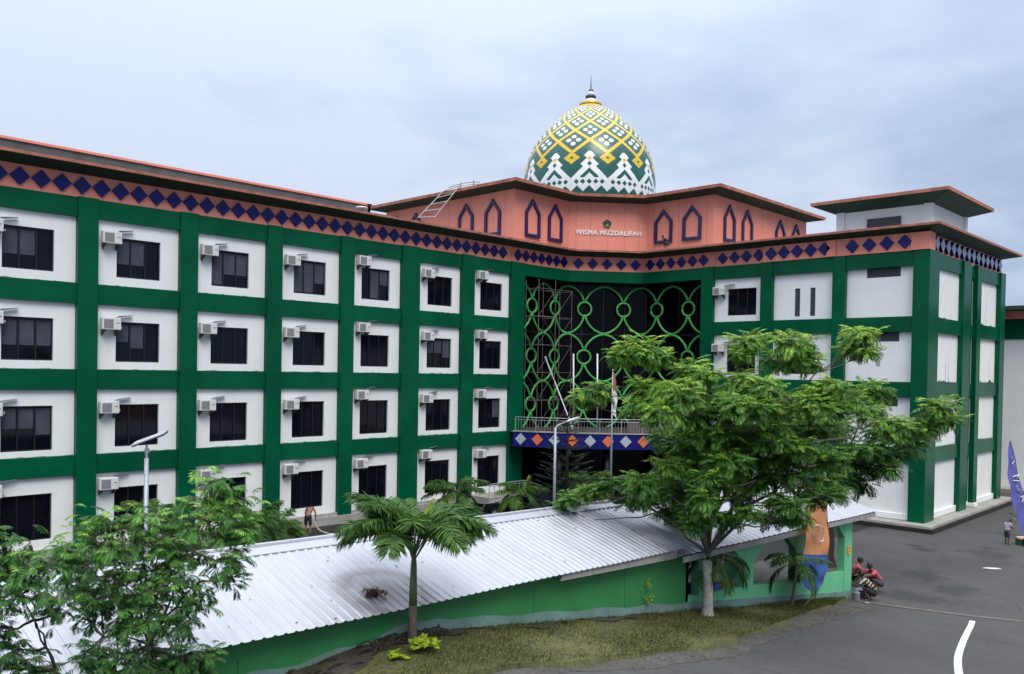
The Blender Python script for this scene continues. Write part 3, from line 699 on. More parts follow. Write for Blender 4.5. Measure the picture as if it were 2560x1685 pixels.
# ------------------------------------------------------------------ entrance bay: curtain wall, ogee lattice, balcony
mb = MB(); ip = [(-1.0, 24.3), (-1.0, 29.95), (2.98, 34.87), (8.6, 34.87)]
for i in range(3): mb.quad((*ip[i], -0.5), (*ip[i + 1], -0.5), (*ip[i + 1], 14.6), (*ip[i], 14.6))
mb.build('curtain_wall', 'curtain_wall', hotel)
mb = MB()
for i in range(3):
    a, b = Vector((*ip[i], 0)), Vector((*ip[i + 1], 0)); t = (b - a).normalized(); n = Vector((t.y, -t.x, 0)); Ln = (b - a).length
    k = int(Ln / 1.3)
    for j in range(k + 1): mb.obox(a + t * (Ln * j / k - 0.025) + n * 0.002, t * 0.05, n * 0.05, Vector((0, 0, 14.4)))
    for z in (3.4, 6.9, 10.6): mb.obox(a + n * 0.003 + Vector((0, 0, z)), t * Ln, n * 0.04, Vector((0, 0, 0.07)))
mb.build('mullion', 'frame_black', hotel)
lp = [Vector((-0.72, 24.9, 0)), Vector((-0.72, 29.87, 0)), Vector((3.1, 34.6, 0)), Vector((8.3, 34.6, 0))]
ll = [(lp[i + 1] - lp[i]).length for i in range(3)]
def unroll(s, z):
    s = max(0.0, min(s, sum(ll) - 1e-4)); i = 0
    while i < 2 and s > ll[i]: s -= ll[i]; i += 1
    p = lp[i] + (lp[i + 1] - lp[i]) * (s / ll[i]); return Vector((p.x, p.y, z))
SC = [-0.7, 1.8, 4.2, 6.6, 9.45, 12.05, 14.65, 17.25]; TOTAL = sum(ll)
mb = MB(); mb.smooth = True
for k, sc in enumerate(SC):
    for zc1 in (12.42, 9.0, 5.66):
        if 0.2 < sc < TOTAL - 0.2:
            rg_ = MB(); rg_.smooth = True
            rg_.tube([unroll(sc + 0.49 * math.cos(2 * math.pi * i / 28), zc1 + 0.49 * math.sin(2 * math.pi * i / 28)) for i in range(29)], 0.08, 8, cap=False); rg_.build('lattice_ring', 'lattice_green', hotel)
        for sg in (-1, 1):
            if not 0 <= k + sg < len(SC): continue
            half = (SC[k + sg] - sc) / 2
            for up_, hh in ((1, 1.07), (-1, 1.18)):
                pts = []
                for i in range(17):
                    t = i / 16      # leaves the ring steeply, eases over into a blunt point
                    f = t ** 1.55 * 0.80 + 0.20 * t; zz = 1 - (1 - t) ** 1.65
                    s = sc + half * (0.05 + 0.95 * f); z = zc1 + up_ * (0.55 + hh * zz)
                    if 0.0 <= s <= TOTAL and (z > 4.0): pts.append(unroll(s, z))
                if len(pts) > 1:
                    ar = MB(); ar.smooth = True; ar.tube(pts, 0.08, 8); ar.build('lattice_bar', 'lattice_green', hotel)

BC = Vector((-4.8, 38.0, 0)); BR = 16.0
def bal(a, r=BR, z=0.0): return Vector((BC.x + r * math.cos(R(a)), BC.y + r * math.sin(R(a)), z))
angs = frange(-68.3, -15.3, 1.0)
mb = MB()
inner = [(-0.99, 24.2), (-0.99, 29.95), (2.98, 34.86), (10.6, 34.86)]
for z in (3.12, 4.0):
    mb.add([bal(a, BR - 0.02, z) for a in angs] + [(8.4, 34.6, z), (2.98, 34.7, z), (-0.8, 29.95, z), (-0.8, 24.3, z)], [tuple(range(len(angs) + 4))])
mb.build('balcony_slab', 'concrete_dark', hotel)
mb = MB(); mb.smooth = True
for i in range(len(angs) - 1): mb.add([bal(angs[i], BR, 3.1), bal(angs[i + 1], BR, 3.1), bal(angs[i + 1], BR, 4.05), bal(angs[i], BR, 4.05)], [(0, 1, 2, 3)])
mb.quad(bal(angs[0], BR, 3.1), (0.3, 24.4, 3.1), (0.3, 24.4, 4.05), bal(angs[0], BR, 4.05)); bf = mb.build('balcony_fascia', 'navy', hotel)
mb = MB()
for i in range(len(angs) - 1): mb.obox(bal(angs[i], BR - 0.12, 4.05), bal(angs[i + 1]) - bal(angs[i]), (bal(angs[i]) - BC).normalized() * 0.18, (0, 0, 0.07))
mb.build('balcony_coping', 'concrete', hotel)
for k in range(13):
    a = -66.4 + 4.0 * k; n = (bal(a) - BC).normalized(); t = Vector((-n.y, n.x, 0))
    diamond(bal(a, BR + 0.004, 3.6), t, n, 0.74, 0.74, 0.05, 'orange' if k % 2 else 'lozenge_grey', hotel)
mb = MB()
ra = frange(-67.9, -16, 0.7)
mb.tube([bal(a, BR - 0.12, 4.98) for a in ra], 0.025, 6); mb.tube([bal(a, BR - 0.12, 4.82) for a in ra], 0.014, 5)
for i, a in enumerate(ra): mb.tube([bal(a, BR - 0.12, 4.1), bal(a, BR - 0.12, 4.82)], 0.009, 5)
for a in ra[::7]: mb.tube([bal(a, BR - 0.12, 4.1), bal(a, BR - 0.12, 4.98)], 0.03, 6)
mb.build('railing', 'galv', hotel)
mb = MB()
mb.prism([bal(a, BR - 2.6, 4.01) for a in (-40, -36, -32, -28, -24)] + [bal(a, BR - 2.3, 4.01) for a in (-24, -28, -32, -36, -40)], (0, 0, 0.7)); mb.build('planter_wall', 'rust', hotel)
for a in (-58, -46, -34, -22): mb = MB(); mb.smooth = True; mb.lathe([(0.22, -0.5), (0.22, 3.15)], bal(a, BR - 1.2), 12); mb.build('porch_column', 'frame_black', hotel)
mb = MB(); mb.box(22.02, 22.12, 41.5, 41.6, -0.1, 14.4); mb.build('downpipe', 'metal_dark', hotel)
mb = MB(); mb.tube([(22.7, 42.6, -0.1), (22.7, 42.6, 0.45), (22.62, 42.62, 0.6)], 0.06, 8); mb.build('downpipe', 'metal_dark', hotel)
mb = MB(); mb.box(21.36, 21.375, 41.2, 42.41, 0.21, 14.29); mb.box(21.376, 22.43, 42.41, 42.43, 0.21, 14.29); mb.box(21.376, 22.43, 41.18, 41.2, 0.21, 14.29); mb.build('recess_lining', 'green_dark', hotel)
# mildew at the panel feet and run marks of the end wall: dark growth with its own ragged shape
def mildew(y0, y1, zb, hmax, runs=()):
    g = random.Random(int(y0 * 100 + zb * 10)); m = MB(); n = 70; X = 22.4535
    c_ = [(g.uniform(0.08, 0.92), g.uniform(0.02, 0.09), g.uniform(0.35, 1.0)) for _ in range(5)]
    hs = [0.012 + hmax * (max(a * math.exp(-((i / n - p) / w) ** 2) for p, w, a in c_) * g.uniform(0.75, 1.0) + 0.05 * g.random()) for i in range(n + 1)]
    for i in range(n):
        a, b = y0 + (y1 - y0) * i / n, y0 + (y1 - y0) * (i + 1) / n
        m.quad((X, a, zb), (X, b, zb), (X, b, zb + hs[i + 1]), (X, a, zb + hs[i]))
    for (yr, zt, w) in runs:
        k = 10; pts = [(yr + g.uniform(-.03, .03), zb + (zt - zb) * j / k, w * (0.5 + 0.6 * g.random()) * (1.15 - 0.8 * j / k)) for j in range(k + 1)]
        for (ya, za, wa), (yb, zb2, wb) in zip(pts, pts[1:]): m.quad((X + .001, ya - wa, za), (X + .001, ya + wa, za), (X + .001, yb + wb, zb2), (X + .001, yb - wb, zb2))
    m.build('mildew', 'mildew', hotel)
mat('mildew', (0.07, 0.068, 0.055), 0.9, var=0.5, scale=6)
mat('grime', (0.20, 0.20, 0.17), 0.9, var=0.5, scale=5)
for i, (a, b) in enumerate(PL[1:]):
    for r in range(3):          # soot and dust settled along the top of each beam
        g = random.Random(i * 7 + r); m = MB(); n = 40; X = 0.0035; k_ = [(g.uniform(0, 1), g.uniform(.01, .06), g.uniform(.3, 1)) for _ in range(6)]
        hs = [0.006 + 0.05 * max(q_ * math.exp(-((j / n - p_) / w_) ** 2) for p_, w_, q_ in k_) * g.uniform(.6, 1) for j in range(n + 1)]
        for j in range(n): m.quad((X, a + 0.02 + (b - a - .04) * j / n, ZB[r]), (X, a + 0.02 + (b - a - .04) * (j + 1) / n, ZB[r]), (X, a + 0.02 + (b - a - .04) * (j + 1) / n, ZB[r] + hs[j + 1]), (X, a + 0.02 + (b - a - .04) * j / n, ZB[r] + hs[j]))
        m.build('grime', 'grime', hotel)
mildew(35.6, 39.5, ZB[0], 0.08); mildew(43.6, 47.4, ZB[0], 0.16, [(45.4, 13.7, 0.02)]); mildew(35.6, 39.6, ZB[1], 0.14, [(37.6, 9.4, 0.03), (38.1, 9.6, 0.02)]); mildew(43.6, 47.4, ZB[1], 0.2, [(44.2, 10.4, 0.11), (46.3, 9.6, 0.02)]); mildew(43.8, 47.4, ZB[2], 0.09)
# landing with railing at the last bay
mb = MB(); mb.box(0.35, 1.9, 20.3, 23.6, -0.3, 0.12); mb.prism([(0.4, 23.6, 0.12), (0.4, 25.6, -0.49), (0.4, 23.6, -0.49)], (1.4, 0, 0)); mb.build('landing', 'concrete', hotel)
mb = MB()
mb.tube([(1.85, 20.35, 0.95), (1.85, 23.5, 0.95), (1.85, 25.4, 0.4)], 0.03, 6); mb.tube([(1.85, 20.35, 0.82), (1.85, 23.5, 0.82)], 0.02, 5)
for k in range(8): mb.tube([(1.85, 20.35 + 0.45 * k, 0.1), (1.85, 20.35 + 0.45 * k, 0.95)], 0.02, 5)
mb.build('stair_railing', 'galv', hotel)
# stair head on the right hand roof
mb = MB(); mb.box(16.1, 21.7, 37.0, 43.3, 16.42, 18.55); mb.build('stair_head', 'white_wall', hotel)
for q in ((16.0, 16.5, 36.9, 37.3), (21.25, 21.75, 36.9, 37.3), (21.4, 21.8, 42.9, 43.4)):
    mb = MB(); mb.box(*q, 16.42, 18.5); mb.build('stair_head_column', 'white_wall', hotel)
SQ = [(16.1, 37.0), (21.7, 37.0), (21.7, 43.3), (16.1, 43.3)]
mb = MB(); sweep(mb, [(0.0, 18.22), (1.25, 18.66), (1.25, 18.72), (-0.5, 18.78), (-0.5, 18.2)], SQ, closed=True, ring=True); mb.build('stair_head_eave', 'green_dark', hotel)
mb = MB(); sweep(mb, [(1.2, 18.67), (1.28, 18.67), (1.3, 18.86), (1.1, 18.9), (1.1, 18.67)], SQ, closed=True, ring=True); mb.build('stair_head_fascia', 'coral_worn', hotel)
mb = MB(); mb.box(15.1, 22.7, 36.0, 44.3, 18.74, 18.84); mb.build('stair_head_roof', 'roof_deck', hotel)
louvre((17.93, 37.0 - 0.24, 0), (1, 0, 0), (0, -1, 0), 2.0, 16.9, 17.68, False)

# ------------------------------------------------------------------ air conditioners
def make_ac():
    t = thing('air_conditioner', 'x', 'air conditioner', (0, 0, 0), 'air conditioners on the hotel walls')
    # local: x along the wall, -y out of the wall
    m = MB(); m.box(0, 0.80, -0.42, -0.12, -0.52, 0.0); body = m.build('casing', 'ac_white', t, bevel=0.02)
    m = MB(); m.box(0.07, 0.47, -0.432, -0.421, -0.46, -0.07); m.build('fan_grille', 'ac_grille', t)
    m = MB()
    m.box(0.60, 0.74, -0.428, -0.4205, -0.24, -0.20); m.build('badge', 'ac_grille', t)
    for x in (0.1, 0.66):
        m = MB(); m.prism([(x, -0.45, -0.522), (x, -0.45, -0.56), (x, 0.0, -0.78), (x, 0.0, -0.522)], (0.04, 0, 0)); m.build('bracket', 'metal_dark', t)
    m = MB(); m.smooth = True; m.tube([(0.80, -0.2, -0.4), (0.9, -0.16, -0.44), (0.96, -0.04, -0.40), (0.96, 0.02, -0.36)], 0.018, 6); m.build('refrigerant_pipe', 'ac_white', t)
    m = MB(); m.prism([(0.74, -0.26, 0.07), (1.38, -0.18, 0.15), (1.42, -0.02, 0.15), (0.74, -0.02, 0.02)], (0, 0, 0.025)); m.build('rain_shield', 'galv', t)
    return t
AC0 = make_ac(); ac_used = [False]
def place_ac(p, rz, label):
    t = AC0 if not ac_used[0] else copy_tree(AC0)
    ac_used[0] = True; t.location = p; t.rotation_euler = (0, 0, rz); t['label'] = label
ROWN = ['top', 'second', 'third', 'bottom']; COLN = [None, 'leftmost, cut off window', 'second window from the left', 'third window from the left', 'fourth window from the left', 'fifth window from the left', 'sixth window from the left', 'seventh window, nearest the lattice screen']
for i in range(1, 8):
    a = PL[i][0]
    for r in range(4):
        z = WZ[r][1] + 0.10 + (0.5 if i in (5, 7) and r < 3 else 0.06 if r < 3 else 0.42)
        if i == 6: z += 0.18
        y = a - 0.02 + rnd.uniform(-.03, .05)
        place_ac((0.02, y, z + rnd.uniform(-.03, .03)), math.pi / 2, 'white air conditioner in the %s row by the %s' % (ROWN[r], COLN[i]))
for r in range(2): place_ac((9.27, 33.85, WZ[r][1] + 0.12), 0.0, 'white air conditioner right of the lattice screen, %s' % ('near the top of the wall' if r == 0 else 'half hidden by the tree, one storey below'))
# ------------------------------------------------------------------ verge, shoulder, drain, line
EDGE = [(26.0, 15.3), (26.5, 13.0), (27.2, 9.2), (27.85, 6.2), (28.45, 3.3), (28.8, 1.2), (28.85, -0.6), (28.78, -2.2), (28.6, -4.2), (28.5, -5.6), (28.3, -7.0), (28.2, -9.5), (28.2, -12), (28.2, -17)]
def edge_x(y, tab=EDGE):
    if y >= tab[0][1]: return tab[0][0]
    for (xa, ya), (xb, yb) in zip(tab, tab[1:]):
        if ya >= y >= yb: return xa + (xb - xa) * (ya - y) / (ya - yb)
    return tab[-1][0]
def strip(name, m, xa, xb, ya, yb, dz, nx=10, step=0.3, rough=0.0, skirt=0.0):
    mb = MB(); mb.smooth = True; ys = frange(ya, yb, step); vs = []
    for y in ys:
        a, b = xa(y), xb(y)
        for i in range(nx + 1):
            x = a + (b - a) * i / nx
            j = rnd.uniform(-rough, rough)
            vs.append((x, y, ground_z(x, y) + dz + j))
    n = nx + 1
    mb.add(vs, [(j * n + i, j * n + i + 1, (j + 1) * n + i + 1, (j + 1) * n + i) for j in range(len(ys) - 1) for i in range(nx)])
    if skirt:
        mb.smooth = False
        for j in range(len(ys) - 1):
            a, b = Vector(vs[j * n + nx]), Vector(vs[(j + 1) * n + nx]); mb.quad(a, b, b + Vector((0.08, 0, -skirt)), a + Vector((0.08, 0, -skirt)))
    return mb.build(name, m)
mat('turf', (0.072, 0.076, 0.022), 0.95, var=0.42, scale=0.8, fine=0.35, bump=0.6, bscale=25)
mat('soil', (0.042, 0.036, 0.028), 0.95, var=0.5, scale=1.5, fine=0.4, bump=0.6, bscale=20)
mat('gravel', (0.062, 0.059, 0.053), 0.95, var=0.4, scale=1.1, fine=0.4, bump=0.5, bscale=30)
wig = lambda y: 0.10 * math.sin(y * 1.3) + 0.06 * math.sin(y * 3.1 + 1)
tag(strip('grass_verge', 'turf', lambda y: 25.95, lambda y: edge_x(y) + wig(y), 15.2, -17, 0.10, 12, 0.3, 0.012, 0.14), kind='structure')
tag(strip('shoulder', 'gravel', lambda y: edge_x(y) - 0.2, lambda y: edge_x(y) + 0.62 + 0.10 * math.sin(y * 0.63 + 2) + 0.07 * math.sin(y * 1.9) + 0.05 * math.sin(y * 4.7) + rnd.uniform(-.03, .03) + 0.10 * max(0, y - 8), 15.3, -16, 0.006, 6, 0.3, 0.0), kind='structure')
tag(strip('soil_strip', 'soil', lambda y: 25.96, lambda y: 26.28 + 0.16 * math.sin(y * 2.1) + 0.10 * math.sin(y * 5) + 0.75 * min(1, max(0, (-5.6 - y) / 2.5)), 3.0, -16, 0.125, 3, 0.25, 0.02), kind='structure')
mat('gravel_pale', (0.12, 0.112, 0.10), 0.95, var=0.4, scale=2, fine=0.3)
def ground_band(name, m, pts, w, dz):
    mb = MB(); pts = catmull([(p[0], p[1]) for p in pts], 8); L_, R_ = [], []
    for i, p in enumerate(pts):
        a, b = Vector(pts[max(i - 1, 0)]), Vector(pts[min(i + 1, len(pts) - 1)]); t = (b - a).normalized(); n = Vector((t.y, -t.x))
        ww = w / 2 if isinstance(w, (int, float)) else (w[0] + (w[1] - w[0]) * i / (len(pts) - 1)) / 2
        for s, lst in ((-1, L_), (1, R_)):
            q = Vector(p) + n * ww * s; lst.append((q.x, q.y, ground_z(q.x, q.y) + dz))
    for i in range(len(pts) - 1): mb.quad(L_[i], L_[i + 1], R_[i + 1], R_[i])
    return mb.build(name, m)
tag(ground_band('road_line', 'road_paint', [(30.1, 16.1), (30.75, 13.2), (31.4, 10.4), (32.1, 7.6), (32.85, 5.1), (33.7, 2.6)], 0.18, 0.007), kind='structure')
tag(ground_band('drain_cover', 'gravel_pale', [(26.1, 15.45), (28, 16.2), (30, 17.0), (31.4, 17.6), (36, 19.5), (44, 23)], (0.26, 0.12), 0.008), kind='structure')
tag(ground_band('drain_gap', 'concrete_dark', [(26.15, 15.22), (28.05, 15.99), (30.05, 16.85), (31.45, 17.47), (36.05, 19.39), (44, 22.9)], (0.18, 0.06), 0.006), kind='structure')

# ------------------------------------------------------------------ grass blades and leaf litter
rs = np.random.default_rng(3)
def quads_mesh(name, Q, m, parent=None, tint=None):
    """Q: (N,4,3) world coordinates"""
    N = len(Q); off = np.array(OFF[parent]) if parent is not None else np.zeros(3)
    me = bpy.data.meshes.new(name)
    me.vertices.add(N * 4); me.vertices.foreach_set('co', (Q.reshape(-1, 3) - off).astype(np.float32).ravel())
    me.loops.add(N * 4); me.loops.foreach_set('vertex_index', np.arange(N * 4, dtype=np.int32))
    me.polygons.add(N); me.polygons.foreach_set('loop_start', np.arange(0, N * 4, 4, dtype=np.int32))
    me.polygons.foreach_set('loop_total', np.full(N, 4, np.int32))
    me.materials.append(MATS[m])
    if tint is not None:
        a = me.attributes.new('tint', 'FLOAT', 'FACE'); a.data.foreach_set('value', np.clip(tint, 0, 1).astype(np.float32))
    me.update(); me.validate()
    return link_mesh(name, me, parent)
nb = 42000
gy_ = rs.uniform(-10.5, 15.0, nb); ex = np.array([edge_x(y) for y in gy_]); gx_ = 26.03 + (ex - 25.98) * rs.uniform(0, 1, nb) ** 0.9
keep = (np.sin(gx_ * 2.3 + gy_ * 0.9) + np.sin(gy_ * 1.7 - gx_) * 0.8 + rs.normal(0, 0.8, nb)) > -0.35
gx_, gy_ = gx_[keep], gy_[keep]; nb = len(gx_)
gz_ = np.array([ground_z(x, y) for x, y in zip(gx_, gy_)]) + 0.09
h = rs.uniform(0.03, 0.085, nb) * (1 + 0.6 * (gx_ < 26.5)); az = rs.uniform(0, 6.283, nb); ln = rs.uniform(0.01, 0.06, nb); w_ = 0.009
b0 = np.stack([gx_, gy_, gz_], 1); pr = np.stack([np.cos(az) * w_, np.sin(az) * w_, 0 * az], 1); tp = b0 + np.stack([np.cos(az * 1.7) * ln, np.sin(az * 1.7) * ln, h], 1)
tag(quads_mesh('grass', np.stack([b0 - pr, b0 + pr, tp + pr * 0.2, tp - pr * 0.2], 1), 'grass_blade', None, rs.beta(2, 2, nb)), 'short patchy yellow green grass on the verge', 'grass', kind='stuff')
nl = 1500
ly = rs.uniform(-9, 14, nl); lx = np.array([rs.uniform(26.1, edge_x(y) + 0.9) for y in ly]); lz = np.array([ground_z(x, y) for x, y in zip(lx, ly)]) + np.where(lx < np.array([edge_x(y) for y in ly]), 0.125, 0.02)
la = rs.uniform(0, 6.28, nl); s_ = rs.uniform(0.012, 0.04, nl)
d1 = np.stack([np.cos(la) * s_, np.sin(la) * s_, rs.uniform(-.01, .015, nl)], 1); d2 = np.stack([-np.sin(la) * s_ * .5, np.cos(la) * s_ * .5, rs.uniform(-.01, .015, nl)], 1); c_ = np.stack([lx, ly, lz], 1)
tag(quads_mesh('leaf_litter', np.stack([c_ - d1, c_ - d2, c_ + d1, c_ + d2], 1), 'dry_leaf'), 'small brown fallen leaves scattered on verge and road edge', 'leaf litter', kind='stuff')

# ------------------------------------------------------------------ corrugated roofs
def _roof_point(u, v):
    d = ray(u, v); n = Vector((0.3, 0.0207, 1.0)); return CAM + d * ((Vector((26.4, 3.96, 3.21)) - CAM).dot(n) / d.dot(n))
STAIN = tuple(_roof_point(965, 1482))
def roof_mat():
    m = mat('zinc', (0.40, 0.42, 0.47), 0.36, metal=0.2, var=0.05, scale=0.7)
    nt = m.node_tree; b = nt.nodes['Principled BSDF']; L = nt.links.new
    src = b.inputs['Base Color'].links[0].from_socket
    geo = nt.nodes.new('ShaderNodeNewGeometry')
    def M(op, a, c=None, clamp=False):
        n = nt.nodes.new('ShaderNodeMath'); n.operation = op; n.use_clamp = clamp
        for i, v in enumerate((a, c)):
            if v is None: continue
            if isinstance(v, (int, float)): n.inputs[i].default_value = v
            else: L(v, n.inputs[i])
        return n.outputs[0]
    # dirt running down the slope
    mp = nt.nodes.new('ShaderNodeMapping'); mp.inputs['Scale'].default_value = (0.55, 3.6, 0.3); L(geo.outputs['Position'], mp.inputs[0])
    n1 = nt.nodes.new('ShaderNodeTexNoise'); n1.inputs['Scale'].default_value = 1.3; n1.inputs['Detail'].default_value = 6; n1.inputs['Roughness'].default_value = 0.7; L(mp.outputs[0], n1.inputs['Vector'])
    f1 = M('MULTIPLY', M('MULTIPLY', M('SUBTRACT', n1.outputs[0], 0.50), 4.0, True), 0.42)
    m1 = nt.nodes.new('ShaderNodeMix'); m1.data_type = 'RGBA'; L(f1, m1.inputs[0]); L(src, m1.inputs[6]); m1.inputs[7].default_value = (0.25, 0.26, 0.28, 1)
    # moss ring beside the palm
    n2 = nt.nodes.new('ShaderNodeTexNoise'); n2.inputs['Scale'].default_value = 2.2; n2.inputs['Detail'].default_value = 6; n2.inputs['Roughness'].default_value = 0.7; L(geo.outputs['Position'], n2.inputs['Vector'])
    sb = nt.nodes.new('ShaderNodeVectorMath'); sb.operation = 'DISTANCE'; L(geo.outputs['Position'], sb.inputs[0]); sb.inputs[1].default_value = STAIN
    ring = M('SUBTRACT', 1.0, M('MULTIPLY', M('ABSOLUTE', M('SUBTRACT', M('ADD', sb.outputs['Value'], M('MULTIPLY', n2.outputs[0], 0.5)), 1.05)), 3.0), True)
    blot = M('SUBTRACT', 1.0, M('MULTIPLY', M('ADD', sb.outputs['Value'], M('MULTIPLY', n2.outputs[0], 0.6)), 0.8), True)
    f2 = M('MULTIPLY', M('MAXIMUM', M('MULTIPLY', ring, 0.6), blot), M('MULTIPLY', n2.outputs[0], 2.0), True)
    m2 = nt.nodes.new('ShaderNodeMix'); m2.data_type = 'RGBA'; L(f2, m2.inputs[0]); L(m1.outputs[2], m2.inputs[6]); m2.inputs[7].default_value = (0.14, 0.105, 0.09, 1)
    # old lichen patch towards the far gable
    sb2 = nt.nodes.new('ShaderNodeVectorMath'); sb2.operation = 'DISTANCE'; L(geo.outputs['Position'], sb2.inputs[0]); sb2.inputs[1].default_value = (24.6, 2.2, 3.7)
    f3 = M('MULTIPLY', M('MULTIPLY', M('SUBTRACT', 1.0, M('MULTIPLY', sb2.outputs['Value'], 0.28), True), M('MULTIPLY', M('SUBTRACT', n1.outputs[0], 0.42), 4.0, True)), 0.55)
    m3 = nt.nodes.new('ShaderNodeMix'); m3.data_type = 'RGBA'; L(f3, m3.inputs[0]); L(m2.outputs[2], m3.inputs[6]); m3.inputs[7].default_value = (0.10, 0.11, 0.115, 1)
    L(m3.outputs[2], b.inputs['Base Color'])
roof_mat()
def corrugated(name, parent, y0, y1, xr, zr, xe, ze, slope_y, pitch=0.2, both=True):
    """ridge at xr, front eave at xe; heights given at y1, changing by slope_y per metre towards y0"""
    mb = MB(); prof = []; y = y0; i = 0
    while y < y1 - 1e-6:
        prof += [(y, 0.0), (y + pitch * 0.56, 0.0), (y + pitch * 0.70, 0.020), (y + pitch * 0.86, 0.020)]; y += pitch
    prof.append((min(y, y1), 0.0))
    nx = 6
    for xs, xend, zend in ((xr, xe, ze),) + (((xr, 2 * xr - xe, ze),) if both else ()):
        vs = []
        for (yy, dz) in prof:
            for k in range(nx + 1):
                t = k / nx; vs.append((xs + (xend - xs) * t, yy, zr + (zend - zr) * t + (y1 - yy) * slope_y + dz + 0.008 * math.sin(yy * 0.9 + k * 1.7)))
        n = nx + 1
        mb.add(vs, [(j * n + k, (j + 1) * n + k, (j + 1) * n + k + 1, j * n + k + 1) for j in range(len(prof) - 1) for k in range(nx)])
    o = mb.build(name, 'zinc', parent)
    s = o.modifiers.new('thick', 'SOLIDIFY'); s.thickness = 0.006
    rc = MB()
    a, b = Vector((xr, y0 - 0.02, zr + 0.045 + (y1 - y0) * slope_y)), Vector((xr, y1 + 0.02, zr + 0.045))
    dx, dz = 0.34, -0.34 * (zr - ze) / (xe - xr)
    for sgn in (1, -1): rc.prism([a, a + Vector((sgn * dx, 0, dz)), a + Vector((sgn * dx, 0, dz - 0.02)), a + Vector((0, 0, -0.02))], b - a)
    rc.tube([a + Vector((0, 0, 0.0)), b + Vector((0, 0, 0.0))], 0.05, 8)
    rc.build('ridge_cap', 'zinc', o)
    return o
shed = thing('shed', 'long green walled shed with stained white corrugated metal roof beside the grass', 'shed', (26, 4, 1.2))
corrugated('roof', shed, -15.0, 3.96, 23.5, 4.08, 26.4, 3.21, 0.0207)
mb = MB()
ys = frange(-15, 4.4, 0.4)
for a, b in zip(ys, ys[1:]):
    za, zb = ground_z(26, a) - 0.3, ground_z(26, b) - 0.3
    ta, tb_ = 3.16 + 0.0207 * (3.96 - a), 3.16 + 0.0207 * (3.96 - b)
    mb.add([(26, a, za), (26, b, zb), (26, b, tb_), (26, a, ta), (25.86, a, za), (25.86, b, zb), (25.86, b, tb_), (25.86, a, ta)], [(0, 1, 2, 3), (5, 4, 7, 6), (3, 2, 6, 7), (0, 4, 5, 1)])
mb.quad((26, 4.4, 0.7), (25.86, 4.4, 0.7), (25.86, 4.4, 3.16), (26, 4.4, 3.16))
mb.build('wall', 'shed_green', shed)
mb = MB(); mb.prism([(26.0, 4.4, 1.0), (21.0, 4.4, 1.0), (21.0, 4.4, 3.1), (23.5, 4.4, 3.95), (26.0, 4.4, 3.1)], (0, -0.12, 0)); mb.build('gable_wall', 'shed_green', shed)
mb = MB(); mb.box(20.95, 21.1, -15, 4.4, -0.6, 3.2); mb.build('rear_wall', 'shed_green', shed)
mb = MB()        # unpainted render band at the foot of the wall, uneven upper edge
for a, b in zip(ys, ys[1:]):
    top = lambda y: ground_z(26, y) + (0.33 + 0.03 * math.sin(y * 3) if y > -4.6 else 0.30 + 0.12 * math.sin(y * 1.1) + 0.05 * math.sin(y * 4))
    mb.add([(26.006, a, ground_z(26, a) - 0.2), (26.006, b, ground_z(26, b) - 0.2), (26.006, b, top(b)), (26.006, a, top(a)), (25.99, b, top(b)), (25.99, a, top(a))], [(0, 1, 2, 3), (3, 2, 4, 5)])
mb.build('wall_base', 'wall_band', shed)
mb = MB()
for y in (-9.3, -2.05, 1.4): mb.box(26.0, 26.004, y, y + 0.02, ground_z(26, y), 3.1)
mb.build('wall_joint', 'mint_dark', shed)
mb = MB(); mb.prism([(26.34, -1.5, 3.17), (26.34, -1.42, 3.31), (26.34, 3.3, 3.20), (26.34, 3.3, 2.99)], (-0.03, 0, 0)); mb.build('fascia_board', 'fascia_grey', shed)
mb = MB(); mb.prism([(26.0, 3.0, 2.9), (26.3, 3.0, 3.12), (26.0, 3.0, 3.12)], (0, 0.08, 0)); mb.build('eave_bracket', 'concrete_dark', shed)

shel = thing('shelter', 'open mint green walkway shelter with arched openings and white metal roof, at the road corner', 'shelter', (26, 10, 0.3))
corrugated('roof', shel, 3.3, 16.85, 23.5, 3.66, 26.4, 2.79, 0.018, pitch=0.32)
SILL = lambda y: 1.38 - 0.0926 * (y - 7.76)
EV = lambda y: 2.72 + 0.018 * (16.85 - y)
mb = MB()
ys = frange(4.4, 15.75, 0.25)
for a, b in zip(ys, ys[1:]):
    if b > 15.7: sa, sb_ = SILL(a), SILL(b)
    else: sa, sb_ = SILL(a), SILL(b)
    p = [(25.97, a, ground_z(26, a) - 0.3), (25.97, b, ground_z(26, b) - 0.3), (25.97, b, sb_), (25.97, a, sa)]
    q = [(25.80, v[1], v[2]) for v in p]
    mb.add(p + q, [(0, 1, 2, 3), (5, 4, 7, 6), (3, 2, 6, 7), (0, 4, 5, 1)])
mb.quad((25.97, 15.75, -0.8), (25.80, 15.75, -0.8), (25.80, 15.75, SILL(15.75)), (25.97, 15.75, SILL(15.75)))
mb.build('parapet', 'mint', shel)
mb = MB()
for a, b in zip(ys, ys[1:]):
    t = lambda y: ground_z(26, y) + 0.33
    mb.add([(26.0, a, ground_z(26, a) - 0.2), (26.0, b, ground_z(26, b) - 0.2), (26.0, b, t(b)), (26.0, a, t(a)), (25.965, b, t(b)), (25.965, a, t(a))], [(0, 1, 2, 3), (3, 2, 4, 5)])
mb.build('skirting', 'wall_band', shel)
POSTS = [(5.0, 5.5), (7.6, 8.2), (11.1, 12.0), (15.1, 15.78)]
for a, b in POSTS:
    m = MB(); m.box(25.72, 25.99 if a > 15 else 25.985, a, b, ground_z(26, a) - 0.3 if a > 15 else SILL(b) - 0.02, EV(b) + 0.1); m.build('post', 'mint', shel)
    m = MB(); m.box(21.0, 21.25, a, b, -0.7, EV(b) + 0.2); m.build('post', 'mint_dark', shel)
